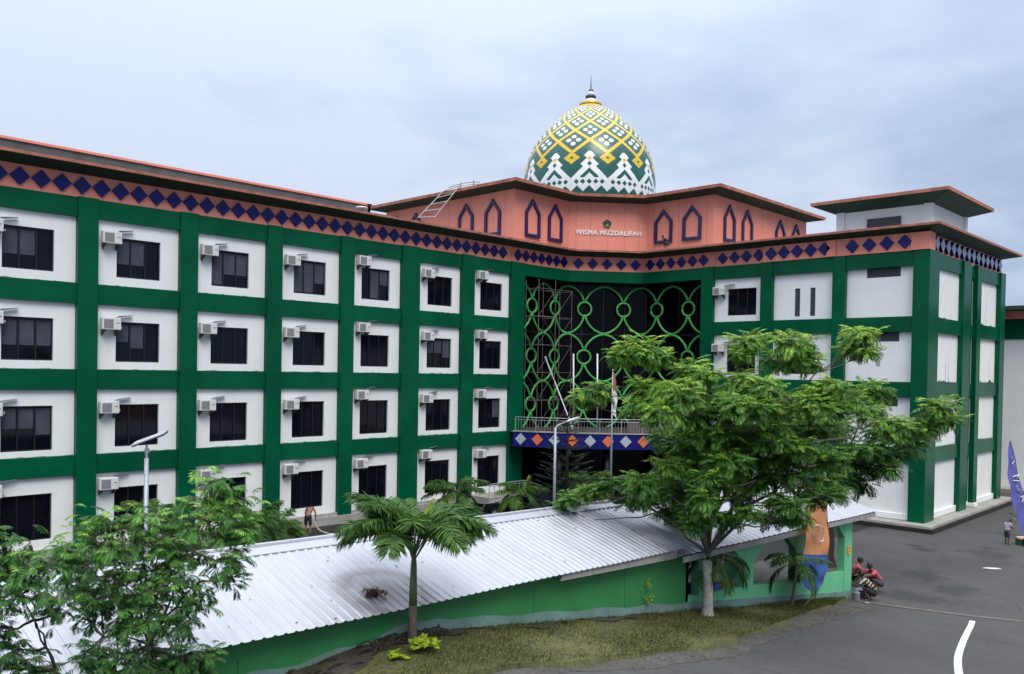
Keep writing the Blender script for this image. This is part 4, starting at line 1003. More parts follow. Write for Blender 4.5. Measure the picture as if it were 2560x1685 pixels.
for (_, a), (b, _) in zip([(0, 4.42)] + POSTS, POSTS):
    if b - a < 0.3: continue
    zt = EV((a + b) / 2) + 0.06; c = min(0.55, (b - a) * 0.3); zl = zt - 0.30
    m = MB(); m.prism([(25.975, a, zt), (25.975, a, zl - c), (25.975, a + c * 1.2, zl + 0.02), (25.975, b - c * 1.2, zl + 0.02), (25.975, b, zl - c), (25.975, b, zt)], (-0.2, 0, 0)); m.build('arch_head', 'mint', shel)
mb = MB(); mb.prism([(21.1, 15.70, 2.6), (25.7, 15.70, 2.6), (25.7, 15.70, 2.8), (23.5, 15.70, 3.5), (21.1, 15.70, 2.8)], (0, -0.1, 0)); mb.build('gable', 'mint', shel)
mb = MB()
for x in (26.38, 20.62): mb.prism([(x, 3.5, 2.79 + 0.018 * 13.35 - 0.03), (x, 16.87, 2.75), (x, 16.87, 2.60), (x, 3.5, 2.60 + 0.018 * 13.35)], (0.03, 0, 0))
for s in (1, -1): mb.prism([(23.5, 16.86, 3.63), (23.5 + s * 2.92, 16.86, 2.755), (23.5 + s * 2.92, 16.86, 2.60), (23.5, 16.86, 3.48)], (0, 0.03, 0))
mb.prism([(26.37, 4, 2.78 + 0.2), (26.37, 16.8, 2.72), (25.99, 16.8, 2.69), (25.99, 4, 2.95)], (0, 0, 0.015))
mb.build('fascia_board', 'fascia_grey', shel)
mb = MB(); mb.box(25.992, 26.03, 15.32, 15.55, 1.30, 1.62); sg = mb.build('wall_sign', 'yellow'); tag(sg, 'small yellow sign plate on the corner post of the mint shelter', 'sign')
m = MB(); m.box(26.0301, 26.034, 15.36, 15.51, 1.40, 1.44); m.box(26.0301, 26.034, 15.38, 15.49, 1.5, 1.56); m.build('plate_marking', 'coral_worn', sg)
# crates seen through the first opening
mb = MB(); mb.box(24.8, 25.5, 6.3, 7.1, 0.9, 1.52); tag(mb.build('storage_box', 'banner_blue', bevel=0.02), 'dark blue box behind the shelter parapet near the tree trunk', 'box')
mb = MB(); mb.box(25.35, 25.6, 7.2, 7.42, 0.85, 1.6); mb.lathe([(0.05, 1.6), (0.05, 1.68)], (25.47, 7.31, 0), 8); tag(mb.build('jerrycan', 'yellow', bevel=0.03), 'yellow container standing beside the dark blue box in the shelter', 'container')
# wet rubbish and stones along the shed wall
mb = MB()
for i in range(90):
    y = rnd.uniform(-10, -4.9); x = rnd.uniform(26.05, 26.4 + 0.5 * min(1, max(0, (-5.6 - y) / 2.5))); a = rnd.uniform(-0.6, 0.6); l = rnd.uniform(0.15, 0.5); z = ground_z(x, y) + 0.13
    mb.tube([(x, y - l / 2, z + rnd.uniform(0, .05)), (x + a * 0.15, y, z + rnd.uniform(0.03, .12)), (x + a * 0.3, y + l / 2, z + rnd.uniform(0, .06))], [0.012, 0.02, 0.006], 5)
for i in range(30):
    y = rnd.uniform(-9.5, -4.5); x = rnd.uniform(26.05, 26.35); mb.sphere((x, y, ground_z(x, y) + 0.11), (rnd.uniform(.03, .09), rnd.uniform(.04, .12), rnd.uniform(.02, .06)), 6, 5)
tag(mb.build('garden_debris', 'bark_dark'), 'dark heap of dry branches and debris along the shed wall', 'debris', kind='stuff')

def on_roof(u, v, lift=0.0):
    d = ray(u, v); n = Vector((0.3, 0.0207, 1.0)); p0 = Vector((26.4, 3.96, 3.21 + lift)); return CAM + d * ((p0 - CAM).dot(n) / d.dot(n))
pile = on_roof(934, 1492)
q = []
for i in range(80):
    c = pile + Vector((rnd.gauss(0, .08), rnd.gauss(0, .11), rnd.uniform(0.02, 0.13))); d = Vector((rnd.gauss(0, 1), rnd.gauss(0, 1), rnd.gauss(0, .5))).normalized(); s_ = d.cross(Vector((0, 0, 1))).normalized()
    q.append([tuple(c - d * .09), tuple(c + s_ * .025), tuple(c + d * .09), tuple(c - s_ * .025)])
tag(quads_mesh('leaf_pile', np.array(q), 'dry_leaf'), 'small brown heap of dead leaves lying on the stained metal roof', 'leaf pile')
mb = MB()
for i in range(120):
    y = rnd.uniform(-13, 3.6); k = rnd.random(); x = 23.9 + 2.4 * k; z = 4.08 + (3.21 - 4.08) * (x - 23.5) / 2.9 + (3.96 - y) * 0.0207 + 0.024
    a = rnd.uniform(0, 6.28); l = rnd.uniform(.015, .05); w_ = l * 0.4
    mb.add([(x - l * math.cos(a), y - l * math.sin(a), z), (x + w_ * math.sin(a), y - w_ * math.cos(a), z + .004), (x + l * math.cos(a), y + l * math.sin(a), z), (x - w_ * math.sin(a), y + w_ * math.cos(a), z + .004)], [(0, 1, 2, 3)])
tag(mb.build('roof_litter', 'dry_leaf'), 'tiny dark leaves and debris scattered over the shed roof', 'leaf litter', kind='stuff')

# ------------------------------------------------------------------ plants
def compound_leaves(base, az, elev, length, droop, K, leaflet, width, hang=0.35, rake=0.55, tint=None, rng=rs, tmin=0.12, jit=0.25):
    """pinnate leaves; returns leaflet quads (N,4,3), tints and rachis polylines"""
    M_ = len(base); T = np.linspace(0, 1, K + 1)[1:]
    e = elev[:, None] - droop[:, None] * T[None]
    ca, sa = np.cos(az)[:, None], np.sin(az)[:, None]
    step = length[:, None] / K
    dh = np.cumsum(np.cos(e) * step, 1); dz = np.cumsum(np.sin(e) * step, 1)
    P = np.stack([base[:, None, 0] + ca * dh, base[:, None, 1] + sa * dh, base[:, None, 2] + dz], 2)      # M,K,3
    F = np.stack([ca * np.cos(e), sa * np.cos(e), np.sin(e)], 2)
    S = np.stack([-sa + 0 * e, ca + 0 * e, 0 * e], 2)
    N_ = np.cross(F, S)
    env = np.sin(np.pi * np.clip((T - tmin) / (1.06 - tmin), 0.02, 1)) ** 0.6
    qs, ts = [], []
    for sg in (-1, 1):
        r1, r2 = rng.normal(0, 0.5 * jit, (M_, K, 1)), rng.normal(0, 0.6 * jit, (M_, K, 1))
        D = S * sg + F * (rake + r1) - np.array([0, 0, 1.0]) * (hang + r2)
        D /= np.linalg.norm(D, axis=2, keepdims=True)
        Wd = np.cross(D, N_ + rng.normal(0, jit, (M_, K, 3))); Wd /= np.maximum(np.linalg.norm(Wd, axis=2, keepdims=True), 1e-6)
        ll_ = (leaflet * env[None] * rng.uniform(0.8, 1.15, (M_, K)))[..., None] * (length / length.mean())[:, None, None]
        w_ = width * (ll_ / leaflet)
        mid = P + D * ll_ * 0.42; tip = P + D * ll_ - np.array([0, 0, 1.0]) * ll_ * 0.12
        ok = (T > tmin)
        qs.append(np.stack([P, mid + Wd * w_ / 2, tip, mid - Wd * w_ / 2], 2)[:, ok].reshape(-1, 4, 3))
        tt = (tint if tint is not None else np.full(M_, 0.5))[:, None] + rng.normal(0, 0.10, (M_, K))
        ts.append(tt[:, ok].ravel())
    full = np.concatenate([base[:, None], P], 1)
    return np.concatenate(qs), np.concatenate(ts), full
def rachis_mesh(mb, lines, r):
    for l in lines: mb.tube([tuple(p) for p in l[::max(1, len(l) // 4)]] , [r] * len(l[::max(1, len(l) // 4)]), 3, cap=False)
def rosettes(centers, radii, nfr, length, K, leaflet, width, hang, base_tint, rng, young=0.0, jit=0.2, spread=0.05, flat=0.0, droop=(0.7, 1.5), elev=(-0.35, 1.2), down=False):
    """leafy shoots: several compound leaves per shoot tip"""
    B, A, E, Ln, D, T = [], [], [], [], [], []; zs = np.array([c[2] for c in centers]); zq = np.argsort(np.argsort(zs)) / max(1, len(zs) - 1)
    for c, r, q in zip(centers, radii, zq):
        n = max(4, int(nfr))
        a0 = rng.uniform(0, 6.28); a = a0 + np.arange(n) * 2.399 + rng.normal(0, 0.2, n)
        e = rng.uniform(elev[0], elev[1], n)
        l = length * rng.uniform(0.65, 1.1, n) * min(1.15, max(0.6, r / 0.6))
        B.append(np.array(c)[None] + rng.normal(0, spread, (n, 3))); A.append(a); E.append(e); Ln.append(l); D.append(rng.uniform(*droop, n))
        T.append(base_tint + young * (q - 0.5) + rng.normal(0, 0.12) + 0.22 * (e > 0.65 * elev[1]) + rng.normal(0, 0.07, n))
    return compound_leaves(np.concatenate(B), np.concatenate(A), np.concatenate(E), np.concatenate(Ln), np.concatenate(D), K, leaflet, width, hang, 0.55, np.concatenate(T), rng, jit=jit)

def bent(a, b, sag=0.15, n=6, wob=0.06):
    a, b = Vector(a), Vector(b); out = []
    for i in range(n + 1):
        t = i / n; p = a.lerp(b, t); p.z -= sag * (b - a).length * math.sin(math.pi * t)
        if 0 < i < n: p += Vector((rnd.uniform(-1, 1), rnd.uniform(-1, 1), rnd.uniform(-1, 1))) * wob * (b - a).length * 0.3
        out.append(p)
    return out

def crown_tree(name, label, base, fork, clusters, limbs, depth0, group, trunk_r, bark, trunk_mat, leafm, leafp, sub=4, nfr=11, rng=rs, sub_h=0.7, tint0=0.4):
    """clusters: (x, y, radius, depth offset) in 2380-wide photo coordinates, set at their own distances"""
    t = thing(name, label, 'tree', tuple(base), group)
    tr = MB(); tr.smooth = True
    pts = bent(base, fork, 0.0, 7, 0.03); tr.tube([pts[0] - Vector((0, 0, 0.25))] + pts, [trunk_r * 1.45, trunk_r * 1.25] + [trunk_r * (1.0 - 0.16 * i / 7) for i in range(1, 8)], 12)
    trunk = tr.build('trunk', trunk_mat, t)
    br = MB(); br.smooth = True; nodes = [(Vector(fork), trunk_r * 0.8)]
    for (x, y, dd, rr) in limbs:
        q = at(x, y, depth0 + dd); src = Vector(fork)
        pts = bent(src, q, -0.08, 6, 0.12); rr *= 0.72; br.tube(pts, [rr * (1 - 0.6 * i / 6) for i in range(7)], 7)
        for i in range(2, 7): nodes.append((pts[i], rr * (1 - 0.6 * i / 6)))
    cs, rs_ = [], []
    for (x, y, r, dd) in clusters:
        c = at(x, y, depth0 + dd); rw = r * V / FPX * (depth0 + dd)
        cand = [n for n in nodes if n[0].z < c.z + rw * 0.4] or nodes
        src, r0 = min(cand, key=lambda n: (n[0] - c).length + 0.3 * abs(n[0].z - c.z))
        tip = c + Vector((0, 0, -rw * 0.25))
        pts = bent(src, tip, 0.07, 6, 0.1); r1 = max(0.018, min(r0 * 0.7, 0.045)); br.tube(pts, [r1 * (1 - 0.55 * i / 6) for i in range(7)], 5)
        for k in range(sub):
            d = Vector(rng.normal(0, 1, 3)); d.normalize(); d = Vector((d.x, d.y, abs(d.z) * sub_h - 0.25)) * rw * rng.uniform(0.35, 0.85)
            e = c + d * 0.8 - Vector((0, 0, rw * 0.1)); br.tube([pts[4], pts[4].lerp(e, 0.55) + Vector((0, 0, 0.03)), e], [0.016, 0.012, 0.007], 4, cap=False)
            cs.append(tuple(e)); rs_.append(rw)
    br.build('branches', bark, t)
    Q, T, lines = rosettes(cs, rs_, nfr, leafp['length'], leafp['K'], leafp['leaflet'], leafp['width'], leafp['hang'], tint0, rng, young=0.3, jit=leafp.get('jit', 0.2), spread=leafp.get('spread', 0.05), droop=leafp.get('droop', (0.7, 1.5)), elev=leafp.get('elev', (-0.35, 1.2)))
    # shoots nearer the top of their crown carry the young, yellower leaves
    quads_mesh('crown', Q, leafm, t, T)
    if leafp.get('rachis'):
        st = MB(); rachis_mesh(st, lines, leafp['rachis']); st.build('leaf_stalks', 'bark', t)
    return t
def P5(a, b): return (1283 + a * 0.4747, 706.6 + b * 0.4747)
rg = np.random.default_rng(11)
BIG = [(430, 205, 115), (360, 250, 80), (520, 250, 85), (200, 425, 85), (150, 460, 55), (960, 175, 90), (920, 240, 60), (1180, 200, 110), (1240, 270, 90), (1110, 270, 80), (1510, 130, 95), (1470, 210, 80), (1540, 230, 60), (1900, 500, 95), (1940, 560, 70),
       (690, 320, 105), (760, 340, 70), (480, 400, 95), (620, 430, 110), (420, 500, 80), (540, 530, 100), (790, 430, 110), (930, 370, 90), (1040, 400, 95), (1150, 480, 110), (1290, 440, 110), (1370, 390, 70), (1430, 470, 100), (1540, 520, 95), (1660, 590, 95), (1750, 600, 80), (1820, 590, 80), (900, 500, 100), (1020, 520, 100), (700, 540, 110),
       (560, 640, 100), (640, 700, 90), (700, 620, 110), (820, 620, 110), (950, 640, 110), (1090, 620, 110), (1220, 600, 110), (1340, 600, 100), (1130, 730, 110), (1000, 740, 100),
       (590, 790, 95), (720, 760, 100), (860, 770, 110), (760, 850, 95), (1040, 850, 110), (1190, 820, 110), (1290, 760, 95), (1310, 870, 90), (1380, 930, 70), (1250, 930, 80),
       (340, 880, 80), (250, 900, 75), (160, 915, 70), (70, 950, 60), (30, 1000, 40), (440, 870, 90), (500, 930, 90), (570, 900, 90), (660, 960, 85), (560, 1010, 60), (760, 940, 90), (880, 880, 90), (720, 1020, 55), (600, 1050, 55), (690, 1075, 45), (800, 1040, 65), (880, 1040, 60), (980, 1020, 60), (1050, 1040, 55), (1130, 1050, 50), (1210, 1040, 45), (640, 985, 75), (740, 1000, 70), (930, 950, 80), (1090, 960, 80), (1170, 980, 70), (1390, 750, 80), (400, 950, 70)]
bc = []
for _ in range(20): BIG.append((rg.uniform(470, 1380), rg.uniform(400, 930), 85))
for (a, b, r) in BIG:
    x, y = P5(a, b); edge = a < 380 or b < 280 or a > 1600
    bc.append((x, y, r * 0.4747, rg.uniform(-0.5, 0.5) if edge else rg.uniform(-2.2, 1.9)))
LIMB = [(*P5(a, b), d, r) for a, b, d, r in ((560, 900, -0.4, .075), (640, 700, .3, .09), (500, 560, -0.3, .07), (760, 560, -0.8, .09), (860, 620, .8, .10), (1040, 560, 1.2, .09), (1180, 680, -0.6, .09), (1330, 780, .3, .075), (1000, 860, -1.2, .075), (1560, 560, .3, .07), (1300, 330, 0.1, .06), (300, 900, -0.2, .06), (900, 330, .2, .06), (460, 300, .1, .05))]
D1 = 23.6
base1 = Vector((26.6, 4.45, ground_z(26.6, 4.45) + 0.08)); fork1 = at(1645, 1285, D1 - 0.05)
crown_tree('tree', 'large spreading tree with pale mottled trunk and feathery leaves in front of the shelter', base1, fork1, bc, LIMB, D1, None, 0.155, 'bark', 'bark_pale', 'leaf_tree',
           dict(length=0.66, K=11, leaflet=0.125, width=0.042, hang=0.34, jit=0.15, spread=0.06, droop=(0.7, 1.6), elev=(-0.3, 1.1)), sub=8, nfr=13, rng=rg, tint0=0.5)
T2 = [(1560, 405, 80), (1600, 440, 60), (1520, 430, 50), (1560, 700, 95), (1640, 730, 85), (1480, 790, 85), (1500, 870, 70), (1740, 690, 75), (1700, 640, 70), (1470, 720, 80), (1560, 800, 80), (1650, 810, 60), (1420, 620, 80), (1600, 620, 70), (1430, 850, 60), (1800, 660, 50)]
D2 = at(0, 0, 1).x; base2 = Vector((22.95, 20.8, -0.5)); D2 = (base2 - CAM).dot(CF)
crown_tree('tree', 'dark trunked tree behind the shelter roof, its crown showing right of the large tree', base2, at(1925, 1190, D2), [(*P5(a, b), r * 0.4747, rg.uniform(-1, 1)) for a, b, r in T2],
           [(*P5(a, b), 0, .08) for a, b in ((1500, 760), (1600, 700), (1560, 480))], D2, None, 0.27, 'bark_dark', 'bark_dark', 'leaf_tree',
           dict(length=0.8, K=9, leaflet=0.17, width=0.075, hang=0.45), sub=7, nfr=13, rng=rg, tint0=0.28)
# saplings in the near left corner
SAP = [(500, 1125, 55), (455, 1165, 50), (545, 1175, 45), (485, 1205, 60), (530, 1235, 45), (430, 1215, 45), (565, 1225, 30), (545, 1300, 35), (530, 1330, 25), (205, 1225, 40), (255, 1205, 45), (310, 1205, 45), (375, 1215, 45), (165, 1265, 40), (225, 1270, 50), (290, 1265, 55), (350, 1265, 55), (405, 1260, 45), (150, 1300, 30), (200, 1320, 45), (265, 1330, 55), (330, 1330, 55), (390, 1320, 50), (440, 1290, 45), (235, 1385, 45), (300, 1390, 50), (360, 1385, 50), (420, 1360, 35), (210, 1430, 35), (275, 1450, 45), (335, 1450, 50), (385, 1440, 40), (240, 1510, 45), (300, 1520, 50), (360, 1510, 45), (200, 1545, 45), (270, 1560, 50), (340, 1565, 50), (410, 1530, 40), (450, 1520, 40), (470, 1540, 30), (430, 1450, 25), (100, 1555, 35), (455, 1395, 25)]
for _ in range(5): SAP.append((rg.uniform(170, 430), rg.uniform(1240, 1560), 45))
D3 = 12.1
sb_ = Vector((27.45, -11.35, ground_z(27.45, -11.35)))
D3 = (sb_ - CAM).dot(CF)
crown_tree('sapling', 'bushy young tree with feathery leaves in front of the shed roof, lower left', sb_, at(348, 1500, D3), [(x, y, r, rg.uniform(-0.45, 0.45)) for x, y, r in SAP],
           [(340, 1330, 0, .03), (380, 1250, 0.15, .025), (260, 1300, -0.2, .025), (470, 1350, 0.0, .028), (487, 1200, 0.0, .025), (240, 1480, 0, .02)], D3, 'young trees in front of the shed', 0.04, 'bark', 'bark', 'leaf_sapling',
           dict(length=0.40, K=9, leaflet=0.09, width=0.024, hang=0.42, jit=0.15, spread=0.09, rachis=0.003, droop=(0.8, 1.9), elev=(-0.3, 1.2)), sub=6, nfr=8, rng=rg, tint0=0.40)
SAP2 = [(5, 1250, 30), (20, 1290, 45), (60, 1300, 40), (85, 1325, 35), (25, 1340, 50), (70, 1360, 40), (105, 1385, 28), (15, 1400, 45), (130, 1420, 20), (5, 1460, 35), (12, 1500, 22), (45, 1535, 26), (66, 1555, 22), (-25, 1330, 50)]
sc_ = Vector((29.0, -13.1, ground_z(29.0, -13.1))); D4 = (sc_ - CAM).dot(CF)
crown_tree('sapling', 'leaning young tree cut off by the left edge of the photo', sc_, at(128, 1555, D4), [(x, y, r, rg.uniform(-0.25, 0.25)) for x, y, r in SAP2],
           [(80, 1440, 0, .022), (40, 1380, 0.05, .018)], D4, 'young trees in front of the shed', 0.022, 'bark_dark', 'bark_dark', 'leaf_sapling',
           dict(length=0.38, K=9, leaflet=0.085, width=0.023, hang=0.42, jit=0.15, spread=0.09, rachis=0.003, droop=(0.8, 1.9), elev=(-0.3, 1.2)), sub=4, nfr=7, rng=rg, tint0=0.32)

def palm(name, label, base, crown, n, length, leaflet, width, K, group, r=0.1, spear=True, brown=0.45, elev=(0.2, 1.25), droop=(1.2, 2.0), seed=1, tint0=0.4, hang=0.35, trunk=True, shaft='palm_green', bare=0.18):
    g = np.random.default_rng(seed); t = thing(name, label, 'palm', tuple(base), group)
    base, crown = Vector(base), Vector(crown)
    if trunk:
        mid = base.lerp(crown, brown); m = MB(); m.smooth = True
        m.tube([base - Vector((0, 0, 0.2)), base, base.lerp(mid, 0.5), mid], [r * 1.25, r * 1.15, r * 1.0, r * 0.95], 12); m.build('trunk', 'palm_brown', t)
        m = MB(); m.smooth = True; m.tube([mid, mid.lerp(crown, 0.4), mid.lerp(crown, 0.85), crown + Vector((0, 0, 0.12))], [r * 0.93, r * 0.86, r * 0.7, r * 0.35], 12); m.build('crownshaft', shaft, t)
    az = g.uniform(0, 6.28) + np.arange(n) * 2.399 + g.normal(0, 0.15, n); el_ = np.linspace(elev[1], elev[0], n) + g.normal(0, 0.08, n)
    LL = length * g.uniform(0.85, 1.1, n); DD = g.uniform(*droop, n); C0 = np.repeat(np.array(crown)[None], n, 0) + g.normal(0, 0.02, (n, 3)); TT = tint0 + g.normal(0, 0.1, n)
    Qs, Ts = [], []
    for hg, lf in ((hang, leaflet), (hang - 0.45, leaflet * 0.9), (hang + 0.5, leaflet * 0.85)):
        Q, T, lines = compound_leaves(C0, az, el_, LL, DD, K, lf, width, hg, 0.75, TT, g, tmin=bare); Qs.append(Q); Ts.append(T)
    if spear:
        s_az = math.atan2(CR.y, CR.x)
        Q3, T3, l3 = compound_leaves(np.repeat(np.array(crown)[None], 3, 0) + np.array([[0, 0, 0.25]] * 3), np.array([s_az, s_az + 0.5, s_az - 0.4]), np.array([1.15, 1.25, 1.05]), np.array([0.5, 0.52, 0.46]) * length, np.array([0.15, 0.2, 0.3]), K, leaflet * 0.55, width, 0.0, 2.2, np.array([0.97, 0.92, 0.9]), g)
        Qs.append(Q3); Ts.append(T3)
    Q = np.concatenate(Qs[:1]); T = np.concatenate(Ts[:1]); Q2 = np.concatenate(Qs[1:]); T2_ = np.concatenate(Ts[1:])
    quads_mesh('fronds', np.concatenate([Q, Q2]), 'leaf_palm', t, np.concatenate([T, T2_]))
    m = MB(); rachis_mesh(m, lines, 0.014 if length > 1.2 else 0.010); m.build('frond_stems', 'palm_green', t)
    return t
pb = Vector((26.45, -5.95, ground_z(26.45, -5.95) + 0.08)); pdz = (pb - CAM).dot(CF)
palm('palm', 'palm with green crownshaft and arching fronds in front of the stained roof', pb, at(962, 1296, pdz), 32, 1.72, 0.42, 0.05, 46, None, r=0.085, seed=5, tint0=0.42, hang=0.4, elev=(1.18, 1.56), droop=(1.35, 2.15), bare=0.28)
sp = Vector((26.5, 9.8, ground_z(26.5, 9.8) + 0.08)); pdz = (sp - CAM).dot(CF)
palm('palm', 'small thin stemmed palm in front of the mint shelter wall', sp, at(1853, 1312, pdz), 11, 1.25, 0.42, 0.035, 20, None, r=0.045, seed=6, hang=0.6, elev=(0.0, 1.2), droop=(1.2, 2.0), spear=False, brown=0.95)
sp = Vector((26.25, 5.2, ground_z(26.25, 5.2) + 0.05)); pdz = (sp - CAM).dot(CF)
palm('palm', 'drooping palm behind the pale trunk of the large tree', sp, at(1662, 1300, pdz), 13, 1.35, 0.42, 0.032, 22, None, r=0.05, seed=8, hang=0.7, elev=(0.1, 1.1), droop=(1.5, 2.4), spear=False, tint0=0.35, brown=0.95)
YP = [(640, 1232, 6.7, 'bushy palm in the yard left of the man with the hose', 1.5, 15), (1062, 1148, 5.5, 'dense palm behind the shed ridge below the sixth window', 1.7, 16), (1216, 1150, 6.5, 'bright green palm behind the shed ridge beside the railing landing', 1.55, 14), (1362, 1125, 8.5, 'palm behind the shed ridge under the balcony', 1.5, 13), (362, 1205, 5.0, 'palm top behind the bushy young tree at the foot of the solar lamp', 1.3, 11), (590, 1215, 8.0, 'low palm behind the bushy young tree at left of the yard', 1.3, 12)]
for i, (x, y, X, lab, ln_, n) in enumerate(YP):
    d = ray(x * V, y * V); k = (X - CAM.x) / d.x; c = CAM + d * k
    palm('palm', lab, (c.x, c.y, -0.48), c, n + 4, ln_ * 1.1, 0.5, 0.06, 26, 'palms planted in the hotel yard', r=0.07, seed=20 + i, hang=0.5, elev=(-0.1, 1.35), droop=(1.1, 2.0), spear=(i == 2), tint0=0.58 if i == 2 else 0.42, brown=0.9)
# tiered conifer in front of the balcony
ca = Vector((9.6, 18.4, -0.5)); t = thing('conifer', 'dark tiered conifer in front of the navy balcony', 'tree', tuple(ca))
dd = ray(1318 * V, 1100 * V); kk = (9.6 - CAM.x) / dd.x; ca = CAM + dd * kk; ca.z = -0.5; t.location = ca; OFF[t] = ca.copy()
m = MB(); m.smooth = True; m.tube([ca, ca + Vector((0, 0, 3)), ca + Vector((0, 0, 6.3))], [0.13, 0.09, 0.02], 8); m.build('trunk', 'bark_dark', t)
B_, A_, E_, L_ = [], [], [], []
for i in range(13):
    z = 0.9 + i * 0.43; n = 9; rr = 2.45 * (1 - (i / 15.5)) ** 0.8
    for k in range(n): B_.append((ca.x, ca.y, ca.z + z + rnd.uniform(-.03, .03))); A_.append(2 * math.pi * k / n + i * 0.4 + rnd.uniform(-.1, .1)); E_.append(0.02 + rnd.uniform(-.05, .1)); L_.append(rr * rnd.uniform(0.85, 1.05))
Q, T, lines = compound_leaves(np.array(B_), np.array(A_), np.array(E_), np.array(L_), np.full(len(B_), -0.25), 26, 0.22, 0.06, 0.15, 0.9, np.full(len(B_), 0.4), rg, tmin=0.1)
quads_mesh('crown', Q, 'leaf_dark', t, T)
m = MB(); rachis_mesh(m, lines, 0.014); m.build('branches', 'bark_dark', t)
# small plants
def bush(name, label, c, n, r, leaf, w, m, cat='plant', group=None, seed=3, up=0.6):
    g = np.random.default_rng(seed); t = thing(name, label, cat, tuple(c), group); st = MB(); Qs, Ts = [], []
    for i in range(n):
        a = g.uniform(0, 6.28); e = g.uniform(0.2, 1.4); tip = Vector(c) + Vector((math.cos(a) * math.cos(e), math.sin(a) * math.cos(e), math.sin(e) * up + 0.1)) * r * g.uniform(0.4, 1.0)
        st.tube([Vector(c), Vector(c).lerp(tip, 0.6) + Vector((0, 0, 0.03)), tip], [0.008, 0.006, 0.003], 4, cap=False)
        for k in range(7):
            d = Vector(g.normal(0, 1, 3)); d.z = abs(d.z) * 0.6; d.normalize(); s = d.cross(Vector((0, 0, 1)) + Vector(g.normal(0, .3, 3))).normalized(); l = leaf * g.uniform(0.6, 1.2)
            Qs.append([tip, tip + d * l * 0.45 + s * w * l, tip + d * l - Vector((0, 0, l * 0.15)), tip + d * l * 0.45 - s * w * l]); Ts.append(g.uniform(0, 1))
    quads_mesh('leaves', np.array([[tuple(p) for p in q] for q in Qs]), m, t, np.array(Ts)); st.build('stems', 'palm_green', t); return t
bush('shrub', 'bright lime green shrub at the foot of the palm', (26.95, -6.1, ground_z(26.95, -6.1) + 0.1), 20, 0.36, 0.16, 0.3, 'leaf_lime', seed=4, up=0.55)
bush('shrub', 'low lime green sprout just left of the lime shrub', (27.0, -6.75, ground_z(27.0, -6.7) + 0.1), 8, 0.2, 0.13, 0.3, 'leaf_lime', seed=5, up=0.5)
def wall_sprig(c):
    t = thing('wall_plant', 'thin yellow green plant growing against the green shed wall', 'plant', c); g = np.random.default_rng(2); st = MB(); Qs = []; z0 = ground_z(26.3, 2.3)
    st.tube([(26.3, 2.35, z0), (26.2, 2.3, 1.9), (26.12, 2.18, 2.42)], [0.006, 0.005, 0.003], 4, cap=False)
    for z, n in ((2.42, 14), (2.1, 12), (1.95, 12)):
        for k in range(n):
            d = Vector(g.normal(0, 1, 3)); d.normalize(); p = Vector((26.15 + g.normal(0, .05), 2.22 + g.normal(0, .1) + (2.42 - z) * 0.3, z + g.normal(0, 0.05))); s = d.cross(Vector((0.3, 0, 1))).normalized(); l = g.uniform(.06, .12)
            Qs.append([p, p + d * l * .5 + s * l * .25, p + d * l, p + d * l * .5 - s * l * .25])
    quads_mesh('leaves', np.array([[tuple(p) for p in q] for q in Qs]), 'leaf_lime', t, g.uniform(0, .8, len(Qs))); st.build('stems', 'palm_green', t)
wall_sprig((26.3, 2.35, ground_z(26.3, 2.35)))
# ------------------------------------------------------------------ lamps and poles
def onx(xv, yv, X): d = ray(xv * V, yv * V); return CAM + d * ((X - CAM.x) / d.x)
def onyy(xv, yv, Y): d = ray(xv * V, yv * V); return CAM + d * ((Y - CAM.y) / d.y)
def onz(xv, yv, Z): d = ray(xv * V, yv * V); return CAM + d * ((Z - CAM.z) / d.z)
top = onx(341, 1036, 15.0); base = Vector((top.x, top.y, -0.5))
t = thing('solar_lamp', 'solar street lamp with tilted flat panel behind the bushy young tree', 'street lamp', tuple(base))
m = MB(); m.smooth = True; m.tube([base, base + Vector((0, 0, 2)), Vector((top.x, top.y, top.z - 0.35))], [0.075, 0.07, 0.06], 12); m.build('pole', 'galv', t)
m = MB(); m.tube([Vector((top.x, top.y, top.z - 0.36)), top + Vector((0, 0, 0.03))], [0.035, 0.035], 8); m.obox(top + CR * -0.06 + Vector((0, 0, -0.2)), CR * 0.12, CF * 0.06, (0, 0, 0.12)); m.build('bracket', 'galv', t)
a, b = onx(312, 1033, 15.0), onx(385, 1006, 15.0); u = (b - a); w = Vector((-CF.x, -CF.y, 0)).normalized() * 0.34 + Vector((0, 0, -0.08)); nn = u.cross(w).normalized()
m = MB(); m.obox(a - w * 0.5, u, w, nn * 0.035); m.build('solar_panel', 'solar', t, bevel=0.005)
m = MB(); m.obox(a - w * 0.52 - u * 0.01 - nn * 0.045, u * 1.02, w * 1.04, nn * 0.043); m.build('lamp_head', 'metal_pale', t, bevel=0.008)
top = onx(1291, 994, 11.0); base = Vector((top.x, top.y, -0.5))
t = thing('street_lamp', 'grey street lamp with bent arm in front of the navy balcony', 'street lamp', tuple(base))
m = MB(); m.smooth = True; m.tube([base, base.lerp(top, 0.5), top], [0.085, 0.075, 0.06], 12); m.build('pole', 'galv', t)
e = onx(1320, 979, 11.0); m = MB(); m.smooth = True; m.tube([top - Vector((0, 0, 0.02)), top.lerp(e, 0.3) + Vector((0, 0, 0.06)), e], [0.05, 0.04, 0.035], 8); m.build('arm', 'galv', t)
h = onx(1345, 971, 11.0); m = MB(); m.smooth = True; dv = h - e; m.tube([e - dv * 0.12, e + dv * 0.1, e + dv * 0.5, e + dv * 0.95, e + dv * 1.05], [0.04, 0.075, 0.085, 0.075, 0.02], 10); m.build('lamp_head', 'metal_pale', t)
m = MB(); m.obox(e + dv * 0.2 + Vector((0, 0, -0.095)) - CF * 0.05, dv * 0.7, CF * 0.1, (0, 0, 0.03)); m.build('lens', 'lozenge_grey', t)
